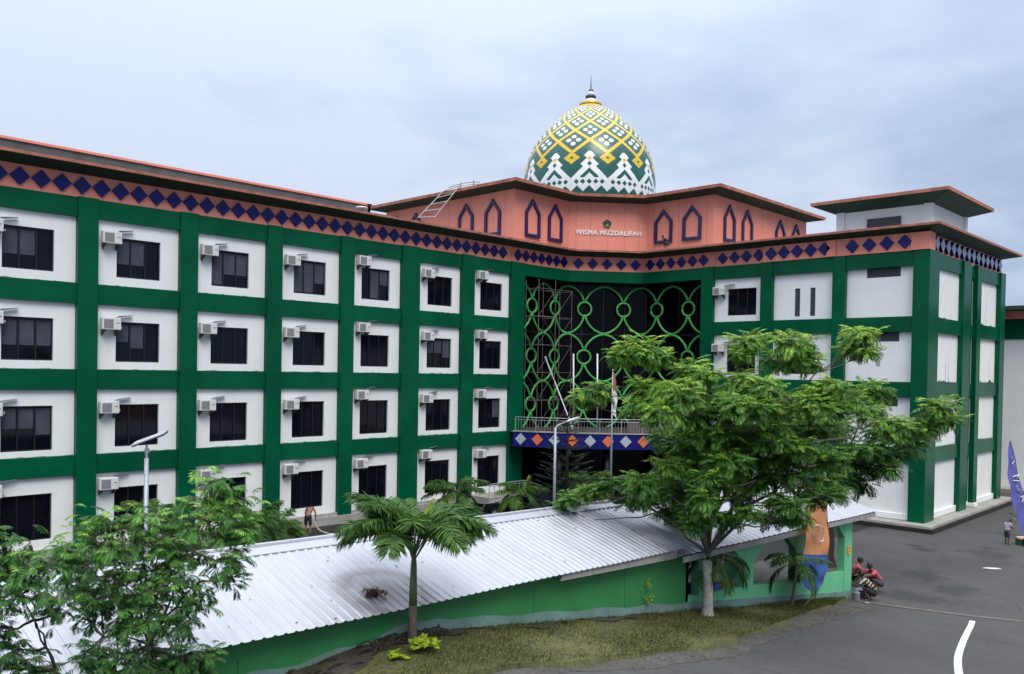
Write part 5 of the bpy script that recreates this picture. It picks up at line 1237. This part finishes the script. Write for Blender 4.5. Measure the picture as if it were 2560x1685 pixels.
# flag pole in the yard, flag hanging slack
tp = onx(1424, 876, 9.5); base = Vector((tp.x, tp.y, -0.5))
t = thing('flagpole', 'grey flagpole with slack red and white flag in front of the balcony', 'flagpole', tuple(base))
m = MB(); m.smooth = True; m.tube([base, base.lerp(tp, 0.55), tp + Vector((0, 0, 0.35))], [0.075, 0.06, 0.03], 10); m.sphere(tp + Vector((0, 0, 0.38)), 0.06); m.build('pole', 'galv', t)
def slack(name, m_, z0, z1, w0, w1, parent):
    q = MB(); q.smooth = True; n, k = 8, 9; vs = []
    for i in range(n + 1):
        z = z0 + (z1 - z0) * i / n; w = w0 + (w1 - w0) * i / n
        for j in range(k + 1):
            s = j / k; p = Vector((tp.x, tp.y, z - 0.25 * s * s)) + CR * (0.05 + w * s * (0.85 + 0.1 * math.sin(i * 0.9))) + CF * (0.05 * math.sin(s * 11 + i * 0.5) * w * 3)
            vs.append(p)
    q.add(vs, [(i * (k + 1) + j, i * (k + 1) + j + 1, (i + 1) * (k + 1) + j + 1, (i + 1) * (k + 1) + j) for i in range(n) for j in range(k)]); return q.build(name, m_, parent)
fl = slack('flag', 'flag_red', tp.z + 0.25, tp.z - 0.75, 0.12, 0.26, t)
slack('flag_band', 'flag_white', tp.z - 0.75, tp.z - 2.15, 0.26, 0.22, fl)
for xv, lab in ((1333, 'white steel pole on the balcony beside the leaning pipe'), (1388.5, 'white steel pole on the balcony beside the flagpole')):
    best = min(angs, key=lambda a: abs((lambda d: (d.dot(CR) / d.dot(CF)) * FPX + PX - xv * V)(bal(a, BR - 0.35, 4.2) - CAM)))
    p = bal(best, BR - 0.35, 4.05); m = MB(); m.smooth = True
    d = ray(xv * V, 822 * V); k = ((p - CAM).dot(CF)); q = CAM + d * k; pz = ray(xv * V, 1000 * V); p2 = CAM + pz * k
    m.tube([(p2.x, p2.y, 4.05), (q.x, q.y, q.z)], 0.055, 8); m.lathe([(0.12, 4.05), (0.12, 4.09), (0.06, 4.11)], (p2.x, p2.y, 0), 10)
    tag(m.build('balcony_pole', 'metal_pale'), lab, 'pole', 'steel poles standing on the balcony')
m = MB(); m.tube([(0.3, 27.1, 8.75), (3.0, 26.9, 4.1)], 0.05, 8); m.tube([(0.34, 27.1, 8.7), (0.2, 27.1, 8.93)], 0.065, 8); tag(m.build('leaning_pipe', 'metal_pale'), 'pale steel pipe leaning from the balcony on the scaffold', 'pipe')
# scaffold
t = thing('scaffold', 'tall rusty pipe scaffold standing on the balcony before the lattice', 'scaffold', (0.9, 26.9, 4.0))
X0, X1 = 0.15, 1.25; YS = [25.2, 26.9, 28.6]
rsc = random.Random(4)
def pipe(nm, pts, r): m = MB(); m.tube(pts, r, 5); m.build(nm, 'rust', t)
for x in (X0, X1):
    for y in YS: pipe('standard', [(x, y, 4.0), (x + rsc.uniform(-.03, .03), y, 9), (x, y + rsc.uniform(-.04, .04), 14.0 - (0.6 if y > 28 else 0))], 0.024)
for k in range(6):
    z = 4.15 + 1.85 * k
    for x in (X0, X1): pipe('ledger', [(x, YS[0] - 0.1, z), (x, YS[-1] + 0.1, z + rsc.uniform(-.03, .03))], 0.017)
    for y in YS: pipe('transom', [(X0 - 0.05, y, z), (X1 + 0.05, y, z)], 0.017)
for k in range(5):
    z = 4.15 + 1.85 * k
    for y0_, y1_ in zip(YS, YS[1:]):
        pipe('brace', [(X1, y0_, z), (X1, y1_, z + 1.85)], 0.014)
        if k % 2: pipe('brace', [(X0, y1_, z), (X0, y0_, z + 1.85)], 0.014)
m = MB(); m.box(X0, X1, 25.2, 26.85, 11.57, 11.60); m.build('plank', 'bark', t)
# ladder to the tower roof
t = thing('ladder', 'pale metal ladder leaning on the left eave of the coral tower', 'ladder', (-6.5, 22.5, 17.0))
def onyn(a, b, Y): return onyy((640 + a / 3.4) / V, (400 + b / 3.4) / V, Y)
r1a, r1b = onyn(1520, 487, 22.2), onyn(1742, 205, 23.1); r2a, r2b = onyn(1378, 492, 22.2), onyn(1595, 262, 23.1)
for a_, b_ in ((r1a, r1b), (r2a, r2b)): m = MB(); m.tube([a_, b_], 0.04, 6); m.build('rail', 'metal_pale', t)
for k in range(5): s = 0.02 + 0.235 * k; m = MB(); m.tube([r1a.lerp(r1b, s), r2a.lerp(r2b, min(1, s * 1.02))], 0.03, 6); m.build('rung', 'metal_pale', t)
m = MB(); c = [onyn(a, b, 23.3) for a, b in ((1640, 238), (1690, 215), (1742, 203), (1800, 192), (1850, 187), (1905, 190))]; m.tube(c, 0.022, 5); c2 = [p + Vector((0.05, 0.15, -0.12)) for p in c[1:]]; m.tube(c2, 0.016, 5); m.tube([c[4] + Vector((0, 0, .12)), c[4] - Vector((0, 0, 0.3))], 0.025, 5); m.tube([c[2] + Vector((0, 0, .1)), c[2] - Vector((0, 0, 0.4))], 0.025, 5); m.build('handrail', 'metal_dark', t)
p = onyn(898, 418, 11.6); p.x = max(-1.1, min(0.6, p.x)); p = onx((640 + 898 / 3.4) / V, (400 + 424 / 3.4) / V, 0.35)
m = MB(); m.smooth = True; m.lathe([(0.06, -0.18), (0.10, -0.02), (0.34, 0.06), (0.36, 0.10), (0.30, 0.16), (0.08, 0.20)], p, 16); tag(m.build('roof_lamp', 'metal_pale'), 'small white round lamp on the left roof edge near the ladder', 'lamp')

# ------------------------------------------------------------------ banners
def feather(name, label, foot, pts, m_main, m_low, cat, logo=None, low_from=0.66, group=None, tip_m=None):
    """pts: (centre point, width vector) from the top down; a curved pole follows the leading edge"""
    t = thing(name, label, cat, tuple(foot), group)
    C_ = catmull([(*p, *w) for p, w in pts], 8); n = len(C_) - 1
    def part(nm, i0, i1, mm, parent):
        q = MB(); q.smooth = True; k = 6; vs = []
        for i in range(i0, i1 + 1):
            p, w = Vector(C_[i][:3]), Vector(C_[i][3:])
            for j in range(k + 1):
                s = j / k - 0.5; vs.append(p + w * s + CF * 0.05 * math.sin(j * 1.1 + i * 0.35) * min(1, w.length))
        q.add(vs, [(a * (k + 1) + j, a * (k + 1) + j + 1, (a + 1) * (k + 1) + j + 1, (a + 1) * (k + 1) + j) for a in range(i1 - i0) for j in range(k)]); return q.build(nm, mm, parent)
    cut = int(n * low_from); main = part('cloth', 0, cut, m_main, t)
    if m_low: part('cloth_lower_band', cut, n, m_low, main)
    q = MB(); q.smooth = True; lead = [Vector(c[:3]) + Vector(c[3:]) * 0.5 for c in C_[::6]]
    q.tube([foot] + [Vector(foot).lerp(lead[-1], 0.6)] + lead[::-1], [0.022] * 2 + [0.02 - 0.012 * i / len(lead) for i in range(len(lead))], 6); q.build('pole', 'metal_dark', t)
    return t, main
def hp(xv, yv, X): return onx(xv, yv, X)
fx = 26.75
ft = onx(1862, 1411, fx); ft.z = ground_z(ft.x, ft.y) + 0.05
def W(xa, xb, yv, X): return onx(xb, yv, X) - onx(xa, yv, X)
OR = [(1890, 1016, 8), (1893, 1040, 22), (1888, 1080, 34), (1892, 1120, 42), (1898, 1160, 46), (1899, 1200, 47), (1900, 1250, 54), (1898, 1285, 58), (1895, 1315, 58), (1890, 1340, 52), (1889, 1360, 40), (1892, 1378, 10)]
t, main = feather('feather_banner', 'tall orange feather banner with blue foot before the mint shelter', ft, [(onx(x, y, fx), W(x - w / 2, x + w / 2, y, fx)) for x, y, w in OR], 'banner_orange', 'banner_blue', 'banner', low_from=0.655)
# blue head of the banner and the pale rounded emblem outline
q = MB(); q.smooth = True
for (x, y, w), (x2, y2, w2) in zip(OR[:3], OR[1:4]):
    a, b, c, d = onx(x - w / 2, y, fx), onx(x + w / 2, y, fx), onx(x2 + w2 / 2, y2, fx), onx(x2 - w2 / 2, y2, fx); e = -CF * 0.09; q.quad(a + e, b + e, c + e, d + e)
q.build('cloth_head', 'banner_blue', main)
q = MB()
ring = [(1889, 1222), (1899, 1219), (1909, 1226), (1913, 1240), (1911, 1254), (1905, 1259), (1895, 1250), (1888, 1240)]
pts = [onx(x, y, fx) - CF * 0.085 for x, y in ring]; q.tube(pts + [pts[0]], 0.022, 4, cap=False)
q.tube([onx(1896, 1228, fx) - CF * 0.085, onx(1903, 1236, fx) - CF * 0.085, onx(1904, 1248, fx) - CF * 0.085, onx(1897, 1240, fx) - CF * 0.085], 0.015, 4)
q.build('cloth_mark', 'banner_white', main)
px_ = 29.3
PU = [(2347.5, 1024, 2), (2350, 1055, 14), (2352, 1085, 20), (2356, 1110, 24), (2361, 1135, 27), (2367, 1160, 30), (2374, 1185, 32), (2380, 1205, 30), (2384, 1230, 24), (2383, 1250, 8)]
ft = onx(2392, 1262, px_); ft.z = -0.5
t, main = feather('feather_banner', 'purple blue feather banner with pale lettering at the right edge', ft, [(onx(x, y, px_), W(x - w / 2, x + w / 2, y, px_)) for x, y, w in PU], 'banner_purple', None, 'banner', low_from=1.0)
q = MB()
for st in ([(2351, 1108), (2366, 1103), (2362, 1110)], [(2352, 1117), (2366, 1117)], [(2361, 1128), (2364, 1139), (2372, 1146), (2366, 1136)], [(2369, 1155), (2377, 1152), (2374, 1166), (2379, 1172)], [(2350, 1062), (2355, 1070), (2350, 1078), (2354, 1086)]):
    q.tube([onx(x, y, px_) - CF * 0.075 for x, y in st], 0.025, 4)
q.build('cloth_mark', 'banner_white', main)

# ------------------------------------------------------------------ raised planter at the right edge
pc = onz(2386, 1258, -0.5)
t = thing('planter', 'low kerbed planter painted black, white and green at the right edge', 'planter', tuple(pc))
K0 = onz(2364, 1264, -0.5); dirp = Vector((0.80, -0.6, 0)); perp = Vector((0.6, 0.8, 0))
m = MB(); m.obox(K0, dirp * 3.2, perp * 2.2, (0, 0, 0.30)); m.build('bed', 'soil', t)
for k in range(7):
    m = MB(); m.obox(K0 - perp * 0.12 + dirp * (0.46 * k), dirp * 0.44, perp * 0.14, (0, 0, 0.36)); m.build('kerb_block', ('kerb_green', 'tyre', 'finial_white')[(k) % 3], t, bevel=0.02)
for k in range(5):
    m = MB(); m.obox(K0 - dirp * 0.13 + perp * (0.44 * k), dirp * 0.14, perp * 0.42, (0, 0, 0.36)); m.build('kerb_block', ('finial_white', 'kerb_green', 'tyre')[k % 3], t, bevel=0.02)
bush('shrub', 'dark shrub in the kerbed planter at the right edge', onx(2379, 1178, 27.2) - Vector((0, 0, 0.9)), 40, 0.7, 0.2, 0.25, 'leaf_tree', seed=9, up=1.0)
m = MB(); m.sphere(onz(2374, 1252, -0.17), (0.22, 0.16, 0.09), 10, 6); tag(m.build('stone', 'cloth_tan'), 'tan stone lying on the planter kerb behind the child', 'stone')
p = onz(2305, 1322, -0.48); m = MB(); m.prism([p + Vector(v) for v in ((-0.32, -0.2, 0), (0.0, -0.13, 0.0), (0.33, 0.24, 0), (0.12, 0.26, 0), (-0.2, 0.0, 0))], (0, 0, 0.025)); tag(m.build('paper_scrap', 'paper'), 'white paper scrap lying on the open asphalt', 'paper')

# ------------------------------------------------------------------ building beyond the right wing
t = thing('annex', 'plain white building with green band and dark roof beyond the right wing', 'building', (19, 56, -0.5))
m = MB(); m.box(16, 70, 56, 80, -0.6, 10.95); m.build('wall', 'white_wall', t)
m = MB(); m.box(15.9, 70.1, 55.9, 80.1, 10.95, 12.45); m.build('band', 'green_paint', t)
m = MB(); m.box(15.6, 70.4, 55.0, 80.4, 12.45, 12.75); m.box(15.6, 70.4, 54.9, 55.05, 12.7, 13.0); m.build('ledge', 'coral_worn', t)
m = MB(); m.box(15.2, 70.8, 54.4, 80.8, 13.05, 13.35); m.box(15.9, 70.1, 56, 80, 12.75, 13.05); m.build('roof', 'green_dark', t)
m = MB(); m.box(15.9, 70.2, 54.2, 56.05, -0.6, -0.15); m.build('base_step', 'concrete', t)

# ------------------------------------------------------------------ parked car behind the shed
def car(c, rz, label):
    t = thing('car', label, 'car', tuple(c), rotz=rz); L_ = 4.3; Wd = 1.72
    prof = [(-2.15, .35), (-2.15, .62), (-2.05, .82), (-1.55, .92), (-0.95, .95), (-0.45, 1.38), (0.35, 1.46), (1.05, 1.40), (1.65, 1.0), (2.08, .95), (2.15, .7), (2.15, .35)]
    sec = [(-0.5, 0.86), (-0.42, 1.0), (0.42, 1.0), (0.5, 0.86)]
    m = MB(); m.smooth = False; n = len(prof); vs = []
    for yy, k in ((-.5, .0), (-.46, .035), (.46, .035), (.5, .0)):
        for x, z in prof:
            tuck = 0.16 * max(0, (z - 0.9) / 0.55); vs.append((x * (1 if k else 0.985), yy * Wd * (1 - tuck), z + k))
    m.add(vs, [tuple(reversed(range(n))), tuple(range(3 * n, 4 * n))] + [(j * n + i, j * n + (i + 1) % n, (j + 1) * n + (i + 1) % n, (j + 1) * n + i) for j in range(3) for i in range(n)])
    body = m.build('body', 'car_black', t, bevel=0.03)
    m = MB()
    for s in (-1, 1):
        y0 = s * Wd * 0.5 * 0.955; y1 = s * Wd * 0.5 * 0.875
        m.quad((-0.82, y0, 1.0), (0.1, y0, 1.0), (0.1, y1, 1.36), (-0.42, y1, 1.34)); m.quad((0.16, y0, 1.0), (1.35, y0, 1.0), (0.98, y1, 1.34), (0.16, y1, 1.36))
    m.build('side_window', 'window_glass', body)
    m = MB(); m.quad((-0.93, -.72, .99), (-0.93, .72, .99), (-0.5, .62, 1.37), (-0.5, -.62, 1.37)); m.build('windscreen', 'window_glass', body)
    m = MB(); m.quad((1.62, -.68, 1.05), (1.62, .68, 1.05), (1.1, .6, 1.40), (1.1, -.6, 1.40)); m.build('rear_window', 'window_glass', body)
    for x in (-1.35, 1.35):
        for s in (-1, 1):
            m = MB(); m.smooth = True; q = [(0.2, -.1), (0.31, -.1), (0.33, -.07), (0.33, .07), (0.31, .1), (0.2, .1)]; vs = []; N = 20
            for r, w in q:
                for k in range(N): a = 2 * math.pi * k / N; vs.append((x + r * math.cos(a), s * 0.78 + w, 0.33 + r * math.sin(a)))
            m.add(vs, [(i * N + k, i * N + (k + 1) % N, (i + 1) * N + (k + 1) % N, (i + 1) * N + k) for i in range(5) for k in range(N)]); w_ = m.build('wheel', 'tyre', t)
            m = MB(); m.tube([(x, s * 0.72, .33), (x, s * 0.87, .33)], 0.2, 14); m.build('rim', 'metal_pale', w_)
    for s in (-1, 1):
        m = MB(); m.box(-2.13, -2.0, s * 0.62 - 0.16, s * 0.62 + 0.16, 0.62, 0.76); m.build('headlight', 'finial_white', t)
        m = MB(); m.box(-0.95, -0.8, s * 0.88 - 0.1, s * 0.88 + 0.1, 1.0, 1.12); m.build('mirror', 'car_black', t)
    m = MB(); m.box(-2.17, -2.13, -0.25, 0.25, 0.45, 0.56); m.build('number_plate', 'car_white', t)
    return t
cc = onz(1217, 1176, 0.3); car((cc.x, cc.y, -0.49), R(20), 'black car parked behind the shed ridge under the bright green palm')

# ------------------------------------------------------------------ people
def person(label, origin, heading, J, skin, shirt, shorts, group=None, H=1.0, stripes=None, hair=True, sleeves=True, hatless=True):
    """J: joint positions facing local +y (metres, already posed).  One continuous skinned body; hair and clothes are children."""
    t = thing('person', label, 'person', tuple(origin), group)
    rot = Matrix.Rotation(heading, 4, 'Z'); P = {k: rot @ (Vector(v) * H) for k, v in J.items()}
    names = ['pelvis', 'belly', 'chest', 'neck', 'head0']; radii = {'pelvis': .135, 'belly': .125, 'chest': .145, 'neck': .055, 'head0': .06}
    E_ = [('pelvis', 'belly'), ('belly', 'chest'), ('chest', 'neck'), ('neck', 'head0')]
    for s in 'LR':
        names += ['sh' + s, 'el' + s, 'wr' + s, 'ha' + s, 'hip' + s, 'kn' + s, 'an' + s, 'to' + s]
        radii.update({'sh' + s: .062, 'el' + s: .043, 'wr' + s: .03, 'ha' + s: .03, 'hip' + s: .095, 'kn' + s: .06, 'an' + s: .042, 'to' + s: .034})
        E_ += [('chest', 'sh' + s), ('sh' + s, 'el' + s), ('el' + s, 'wr' + s), ('wr' + s, 'ha' + s), ('pelvis', 'hip' + s), ('hip' + s, 'kn' + s), ('kn' + s, 'an' + s), ('an' + s, 'to' + s)]
    me = bpy.data.meshes.new('sk'); idx = {n: i for i, n in enumerate(names)}
    me.from_pydata([tuple(P[n]) for n in names], [(idx[a], idx[b]) for a, b in E_], [])
    ob = bpy.data.objects.new('sk', me); COL.objects.link(ob)
    sk = ob.modifiers.new('skin', 'SKIN'); sk.use_smooth_shade = True
    for i, n in enumerate(names):
        d = me.skin_vertices[0].data[i]; d.radius = (radii[n] * H, radii[n] * H * (0.8 if n in ('chest', 'belly') else 1)); d.use_root = (n == 'pelvis')
    ss = ob.modifiers.new('sub', 'SUBSURF'); ss.levels = ss.render_levels = 2
    dg = bpy.context.evaluated_depsgraph_get(); bm_me = bpy.data.meshes.new_from_object(ob.evaluated_get(dg)); bpy.data.objects.remove(ob)
    vs = [v.co.copy() for v in bm_me.vertices]; fs = [list(p.vertices) for p in bm_me.polygons]; nrm = [v.normal.copy() for v in bm_me.vertices]
    O = Vector(origin); m = MB(); m.smooth = True; m.add([v + O for v in vs], fs)
    # head with face, ears; hands with five fingers, all in the body's mesh
    fw = (P['nose'] - P['head']).normalized(); upv = (P['head'] - P['neck']).normalized(); upv = (upv - fw * upv.dot(fw)).normalized(); sd = fw.cross(upv)
    hc = P['head'] + O; hr = 0.105 * H
    hm = MB(); hm.smooth = True; hm.sphere((0, 0, 0), (0.078 * H, 0.098 * H, 0.118 * H), 14, 10)
    Mh = Matrix(((sd.x, fw.x, upv.x, hc.x), (sd.y, fw.y, upv.y, hc.y), (sd.z, fw.z, upv.z, hc.z), (0, 0, 0, 1)))
    m.add([Mh @ Vector(v) for v in hm.v], hm.f)
    fm = MB(); fm.smooth = True; fm.sphere((0, 0.098 * H, -0.012 * H), (0.014 * H, 0.02 * H, 0.022 * H), 8, 6)
    for s in (-1, 1): fm.sphere((s * 0.08 * H, -0.005, -0.005), (0.012 * H, 0.022 * H, 0.03 * H), 8, 6)
    fm.sphere((0, 0.085 * H, -0.052 * H), (0.024 * H, 0.012 * H, 0.008 * H), 8, 6); m.add([Mh @ Vector(v) for v in fm.v], fm.f)
    for s in 'LR':
        w, h = P['wr' + s] + O, P['ha' + s] + O; d = (h - w).normalized(); si = d.cross(Vector((0, 0, 1)));
        if si.length < 0.1: si = Vector((1, 0, 0))
        si.normalize(); nn = si.cross(d)
        for k, (lf, a) in enumerate(((0.07, -.03), (0.08, -.01), (0.075, .01), (0.06, .03))):
            b = h + si * a * H - d * 0.01; m.tube([b, b + d * lf * 0.5 * H - nn * 0.006, b + d * lf * 0.85 * H - nn * 0.03 * H], [.0095 * H, .009 * H, .006 * H], 5)
        th_ = 1 if s == 'R' else -1
        b = w + d * 0.03; m.tube([b, b + (d * 0.6 + si * th_ * 0.7) * 0.05 * H, b + (d + si * th_ * 0.5) * 0.075 * H], [.012 * H, .011 * H, .007 * H], 5)
    body = m.build('body', skin, t)
    ey = MB(); ey.smooth = True
    for s in (-1, 1): ey.sphere((s * 0.032 * H, 0.09 * H, 0.012 * H), (0.011 * H, 0.006 * H, 0.007 * H), 8, 6)
    e2 = MB(); e2.add([Mh @ Vector(v) for v in ey.v], ey.f); e2.build('eyes', 'hair', body)
    if hair:
        hm = MB(); hm.smooth = True; hm.sphere((0, -0.012 * H, 0.018 * H), (0.088 * H, 0.102 * H, 0.118 * H), 16, 12)
        keepf = [f for f in hm.f if not all((hm.v[i][1] > 0.035 * H and hm.v[i][2] < 0.06 * H) or hm.v[i][2] < -0.055 * H for i in f)]
        hh = MB(); hh.smooth = True; hh.add([Mh @ Vector(v) for v in hm.v], keepf); hh.build('hair', 'hair', t)
    # clothes: body faces nearest to chosen bones, lifted off the skin
    def near(p):
        best, bn, bt = 1e9, None, 0
        for a, b in E_:
            A, B = P[a], P[b]; d = B - A; tt = max(0, min(1, (p - A).dot(d) / max(d.length_squared, 1e-9))); q = (p - A - d * tt).length
            if q < best: best, bn, bt = q, (a, b), tt
        return bn, bt
    def cloth(nm, test, mm, lift):
        sel = []; mi = []
        for f in fs:
            c = sum((vs[i] for i in f), Vector()) / len(f); bn, bt = near(c); r = test(bn, bt, c)
            if r: sel.append(f); mi.append(r - 1)
        if not sel: return
        used = sorted({i for f in sel for i in f}); mp = {v: i for i, v in enumerate(used)}
        q = MB(); q.smooth = True; q.add([vs[i] + nrm[i] * lift + O for i in used], [[mp[i] for i in f] for f in sel]); q.m = mi
        o = q.build(nm, mm, t); so = o.modifiers.new('thick', 'SOLIDIFY'); so.thickness = 0.006; so.offset = -1
    def t_shirt(bn, bt, c):
        a, b = bn
        ok = (a, b) in (('belly', 'chest'), ('chest', 'shL'), ('chest', 'shR')) or (a == 'pelvis' and b == 'belly' and bt > 0.25) or (a == 'chest' and b == 'neck' and bt < 0.45) or (a[:2] == 'sh' and bt < 0.62)
        if not ok: return 0
        if stripes:
            d = (P['chest'] - P['pelvis']).normalized(); s = ((c - P['pelvis']).dot(d)) / H; return 1 + int(s / 0.055) % len(stripes)
        return 1
    def t_short(bn, bt, c):
        a, b = bn; return 1 if (a == 'pelvis' and b.startswith('hip')) or (a == 'pelvis' and b == 'belly' and bt <= 0.3) or (a.startswith('hip') and bt < 0.92) else 0
    if shirt: cloth('shirt', t_shirt, stripes or [shirt], 0.016 * H)
    cloth('shorts', t_short, [shorts], 0.018 * H)
    return t
def side(d):
    out = {}
    for k, v in d.items():
        if isinstance(v, tuple) and len(v) == 3: out[k] = v
    return out
def sym(core, limbs):
    J = dict(core)
    for k, (l, r) in limbs.items(): J[k + 'L'] = l; J[k + 'R'] = r
    return J
m_ = lambda x, y, z: ((-x, y, z), (x, y, z))
SQUAT = lambda lean=0.0, armL=None, armR=None, look=(0, 1, -0.25): (lambda h: sym({'pelvis': (0, -.16, .27), 'belly': (0, -.10, .43), 'chest': (0, .06 + lean, .62), 'neck': (0, .15 + lean, .77), 'head0': (0, .19 + lean, .83), 'head': (0, .22 + lean, .89), 'nose': (0 + look[0] * .1, .22 + lean + look[1] * .1, .89 + look[2] * .1)},
    {'sh': m_(.17, .09 + lean, .69), 'el': (armL[0] if armL else (-.22, .32 + lean, .52), armR[0] if armR else (.22, .32 + lean, .52)), 'wr': (armL[1] if armL else (-.14, .52 + lean, .48), armR[1] if armR else (.14, .52 + lean, .48)), 'ha': (armL[2] if armL else (-.12, .60 + lean, .46), armR[2] if armR else (.12, .60 + lean, .46)),
     'hip': m_(.11, -.13, .27), 'kn': m_(.17, .25, .47), 'an': m_(.15, .0, .08), 'to': m_(.16, .18, .03)}))(0)
left_dir = math.atan2(-CR.y, -CR.x)            # towards the left of the photo
hd = left_dir - math.pi / 2                    # heading that turns local +y to that direction
g1 = onz(2036, 1374, -0.5); person('person in a pink red shirt squatting at the shelter corner, arms stretched to the left', g1, hd + 0.15, SQUAT(0.05, ((-.2, .40, .60), (-.14, .62, .58), (-.12, .70, .58)), ((.2, .42, .58), (.13, .66, .56), (.10, .74, .56))), 'skin_dark', 'cloth_pink', 'cloth_short', 'people squatting at the shelter corner', H=1.12)
g2 = onz(2023, 1396, -0.5); person('person squatting nearest the camera in a tan, white and black striped shirt', g2, hd - 0.5, SQUAT(0.1), 'skin_dark', 'cloth_tan', 'cloth_black', 'people squatting at the shelter corner', H=1.08, stripes=['cloth_tan', 'cloth_black', 'cloth_pale', 'cloth_black'])
g3 = onz(1984, 1358, -0.5); person('person half hidden behind the shelter corner post in a dull red shirt', g3, hd + math.pi * 0.95, SQUAT(0.0), 'skin_dark', 'cloth_red', 'cloth_black', 'people squatting at the shelter corner', H=1.12)
# what they work on: a basin and a bucket
b = onz(2001, 1388, -0.5); m = MB(); m.smooth = True; m.lathe([(0.16, 0.0), (0.22, 0.30), (0.235, 0.31), (0.22, 0.29), (0.15, 0.02)], b, 18); tag(m.build('bucket', 'bucket_blue'), 'grey blue bucket between the squatting people', 'bucket')
b = onz(1990, 1402, -0.5); m = MB(); m.lathe([(0.12, 0), (0.13, 0.4), (0.06, 0.46), (0.06, 0.5)], b, 14); tag(m.build('water_can', 'cloth_grey'), 'dark grey can beside the shelter corner post', 'can')
b = onz(2015, 1406, -0.5); m = MB(); m.smooth = True; m.sphere(b + Vector((0, 0, 0.05)), (0.16, 0.09, 0.06), 10, 6); tag(m.build('stone', 'concrete'), 'pale stone on the drain strip below the striped shirt', 'stone')
# child by the planter
gc = onz(2340, 1266, -0.5)
STAND = sym({'pelvis': (0, 0, .80), 'belly': (0, .02, .95), 'chest': (0, .05, 1.16), 'neck': (0, .12, 1.34), 'head0': (0, .18, 1.39), 'head': (0, .235, 1.42), 'nose': (0, .29, 1.345)},
    {'sh': m_(.16, .07, 1.26), 'el': ((-.24, .10, 1.02), (.22, .16, 1.02)), 'wr': ((-.14, .27, .98), (.12, .32, 1.0)), 'ha': ((-.10, .33, 1.0), (.06, .36, 1.02)), 'hip': m_(.09, 0, .78), 'kn': m_(.10, .03, .43), 'an': m_(.10, -.02, .08), 'to': m_(.11, .13, .03)})
person('child in a pale lilac shirt and dark shorts standing bowed beside the planter', gc, hd + math.pi + 0.35, STAND, 'skin_dark', 'cloth_lilac', 'cloth_short', H=0.86)
# man hosing the yard
gm = onz(715, 1243, -0.49)
BENT = sym({'pelvis': (0, 0, .90), 'belly': (0, .10, 1.07), 'chest': (0, .27, 1.24), 'neck': (0, .44, 1.30), 'head0': (0, .49, 1.27), 'head': (0, .55, 1.24), 'nose': (0, .60, 1.16)},
    {'sh': m_(.19, .30, 1.28), 'el': ((-.27, .30, 1.02), (.30, .28, 1.02)), 'wr': ((-.22, .42, .82), (.28, .34, .78)), 'ha': ((-.20, .48, .76), (.27, .38, .70)), 'hip': m_(.10, 0, .87), 'kn': m_(.12, .05, .47), 'an': m_(.13, -.02, .08), 'to': m_(.15, .14, .03)})
hm_ = math.atan2(CF.y, CF.x) - math.pi / 2
person('shirtless man in black shorts seen from behind, bending with a hose in the yard', gm, hm_ - 0.15, BENT, 'skin', None, 'cloth_black', H=1.0)
hx = [onx(x, y, gm.x + dx) for x, y, dx in ((722.5, 1196, -0.1), (727, 1203, 0.05), (731, 1213, 0.1), (736, 1224, 0.15), (744, 1233, 0.2), (758, 1239, 0.2))]
m = MB(); m.smooth = True; hz = [onz(x, y, -0.44) for x, y in ((770, 1241.5), (800, 1243), (830, 1244))]
m.tube([Vector(p) for p in catmull([tuple(p) for p in hx + hz], 5)], 0.04, 7); tag(m.build('hose', 'hose'), 'cream water hose trailing from the shirtless man to the palm', 'hose')
# worker on the lower roof beside the tower
gw = onz(1549, 573, 16.5)
person('dark clothed worker crouching on the roof edge below the right arched frames', (gw.x, gw.y, 16.43), hd + 0.2, SQUAT(0.12, look=(0, 1, -0.6)), 'skin_dark', 'cloth_black', 'cloth_short', H=0.82)
